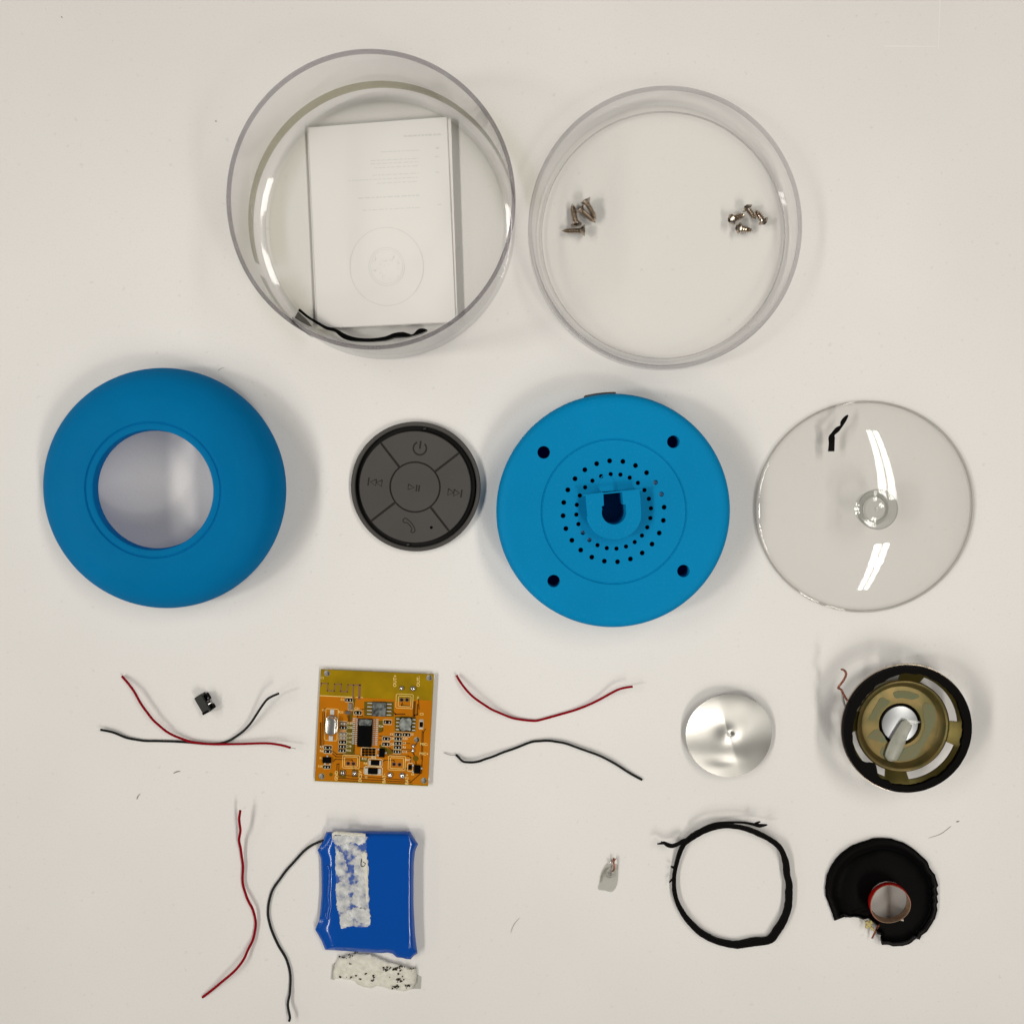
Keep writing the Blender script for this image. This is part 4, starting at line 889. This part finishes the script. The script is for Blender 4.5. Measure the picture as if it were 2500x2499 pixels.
def coil_loop(z, r, squ=1.0):
    out = []
    for i in range(64):
        a = 2*math.pi*i/64; e = 1 + squ*(.03*math.cos(3*a+.6) + .02*math.cos(2*a))
        p = Zk(1058, 1008, z)
        out.append(Vector((p.x + r*e*math.cos(a)*.98, p.y + r*e*math.sin(a)*.95, z)))
    return out
cc = Zk(1085, 1052, 10.2); cb0 = Zk(1056, 1003, 3.2)
def loop2(t, r):
    ce = cb0.lerp(cc, t); return [Vector((ce.x + r*(1 + t*(.03*math.cos(3*a+.6)))*math.cos(a), ce.y + r*(1 + t*(.03*math.cos(3*a+.6)))*math.sin(a)*.96, ce.z)) for a in [2*math.pi*i/64 for i in range(64)]]
MB(ko).rings([loop2(-.05, 7.75), loop2(.15, 7.8), loop2(.9, 7.8), loop2(.93, 7.6)], False, False).build('coil_winding', M_coil, kn, smooth=60)
MB(ko).rings([loop2(-.1, 7.5), loop2(1.0, 7.62), loop2(1.0, 7.45), loop2(-.1, 7.3), loop2(-.1, 7.5)], False, False).build('coil_former', M_former, kn, smooth=40)
for k in range(9):
    x, y = 800 + random.uniform(-15, 50), 1240 + random.uniform(0, 90)
    p0, p1 = Zk(x, y, 3), Zk(x + random.uniform(-30, 40), y + random.uniform(20, 60), 2)
    MB(ko).tube([p0, (p0+p1)/2 + Vector((0, 0, .4)), p1], [.5, .7, .3], 6).build('glue_fluff', M_fluff, kn)
for dx in (0, 9): MB(ko).tube([Zk(940+dx, 1305, 4.5), Zk(915+dx, 1350, 3.5), Zk(885+dx, 1410, 2.6), Zk(855+dx, 1470, 2)], .28, 6).build('copper_lead', M_copper, kn)
MB(ko).tube([Zk(1215, 1245, 5), Zk(1250, 1245, 5.3)], [.2, .4], 6).build('glue_crumb', M_foam, kn)

# ------------------------------------------------------------------ solder scrap on film
Zo = Zm(1420, 2040, 10.73); oo = Zo(740, 1050, 0); ss = thing('solder_scrap', 'grey film scrap with a curl of copper strands and solder', 'scrap', oo)
q = [Zo(x, y, .3) for x, y in cr([(430, 1385), (470, 1200), (500, 1000), (560, 860), (660, 720), (780, 760), (930, 740), (960, 900), (950, 1150), (905, 1330), (790, 1460), (620, 1430)], 4, True)]
MB(oo).plate([(p.x, p.y) for p in q], (), .15, .35).build('film', M_film, ss, smooth=0)
q = [Zo(x, y, .5) for x, y in cr([(475, 1200), (520, 1010), (600, 870), (720, 800), (740, 815), (640, 900), (570, 1050), (520, 1200)], 4, True)]
MB(oo).plate([(p.x, p.y) for p in q], (), .4, .55).build('film_fold', M_film, ss, smooth=0)
for k in range(4):
    o_ = k*11 - 14
    MB(oo).tube([Zo(x + o_, y, z) for x, y, z in cr([(850 + o_, 560 + 12*k, 1.6), (830, 650, 1.8), (850, 760, 1.8), (850, 870, 1.5), (800, 930, 1.2)], 4)], .14, 6).build('copper_strand', M_copper, ss)
MB(oo).tube([Zo(915, 575, 1.8), Zo(880, 620, 1.8), Zo(860, 660, 1.8)], .12, 6).build('copper_strand', M_copper, ss)
for k, (r_, dx, dy) in enumerate(((85, 0, 0), (62, 15, -20), (75, -12, 28))):
    MB(oo).tube([Zo(740 + dx + r_*math.cos(t_*.5), 1010 + dy + r_*.8*math.sin(t_*.5), 1.0 + .3*k) for t_ in range(12)], .13, 6).build('wire_curl', M_wire, ss)
MB(oo).lathe([(.01, .8), (.4, .65), (.6, .1), (.5, -.4)], 12, c=tuple(Zo(745, 690, 1.2))).build('solder_bead', M_tin, ss)

# ------------------------------------------------------------------ specks and fibres on the table
def fleck(p, q, wd, label, nm='lint_fleck', cat='fleck', grp='dark lint flecks on the tabletop'):
    a, b = W(*p, .1), W(*q, .1); m = MB(a); md = (a+b)/2; md += Vector((-(b-a).y, (b-a).x, 0))*.08
    m.ribbon(cr([(a.x, a.y, .12, wd*.6), (md.x, md.y, .12, wd), (b.x, b.y, .12, wd*.4)], 5), .12); tag(m.build(nm, M_speckl, smooth=0), label, cat, grp)
M_speckl = mat('lint_grey', (.26, .24, .215), .8)
fleck((424, 1887), (440, 1882), .45, 'grey lint fleck just below the crossed red and black wires')
fleck((334, 1950), (342, 1937), .35, 'hook shaped grey lint fleck at the far left above the red S-shaped wire')
fleck((1247, 2275), (1268, 2240), .14, 'faint straight fibre on the bare table between battery and film scrap', 'fibre', 'fibre', None)
fleck((2322, 2016), (2267, 2045), .16, 'long thin fibre above the torn speaker cone', 'fibre', 'fibre', None)
fleck((2335, 2006), (2342, 2004), .5, 'dark crumb just beyond the end of the long fibre')
fleck((149, 41), (152, 44), .35, 'tiny dark speck in the upper left corner of the table')
fleck((525, 296), (529, 297), .35, 'tiny dark speck left of the tall clear cup')
fleck((532, 905), (548, 897), .14, 'short fibre beside the top of the blue ring housing', 'fibre', 'fibre', None)
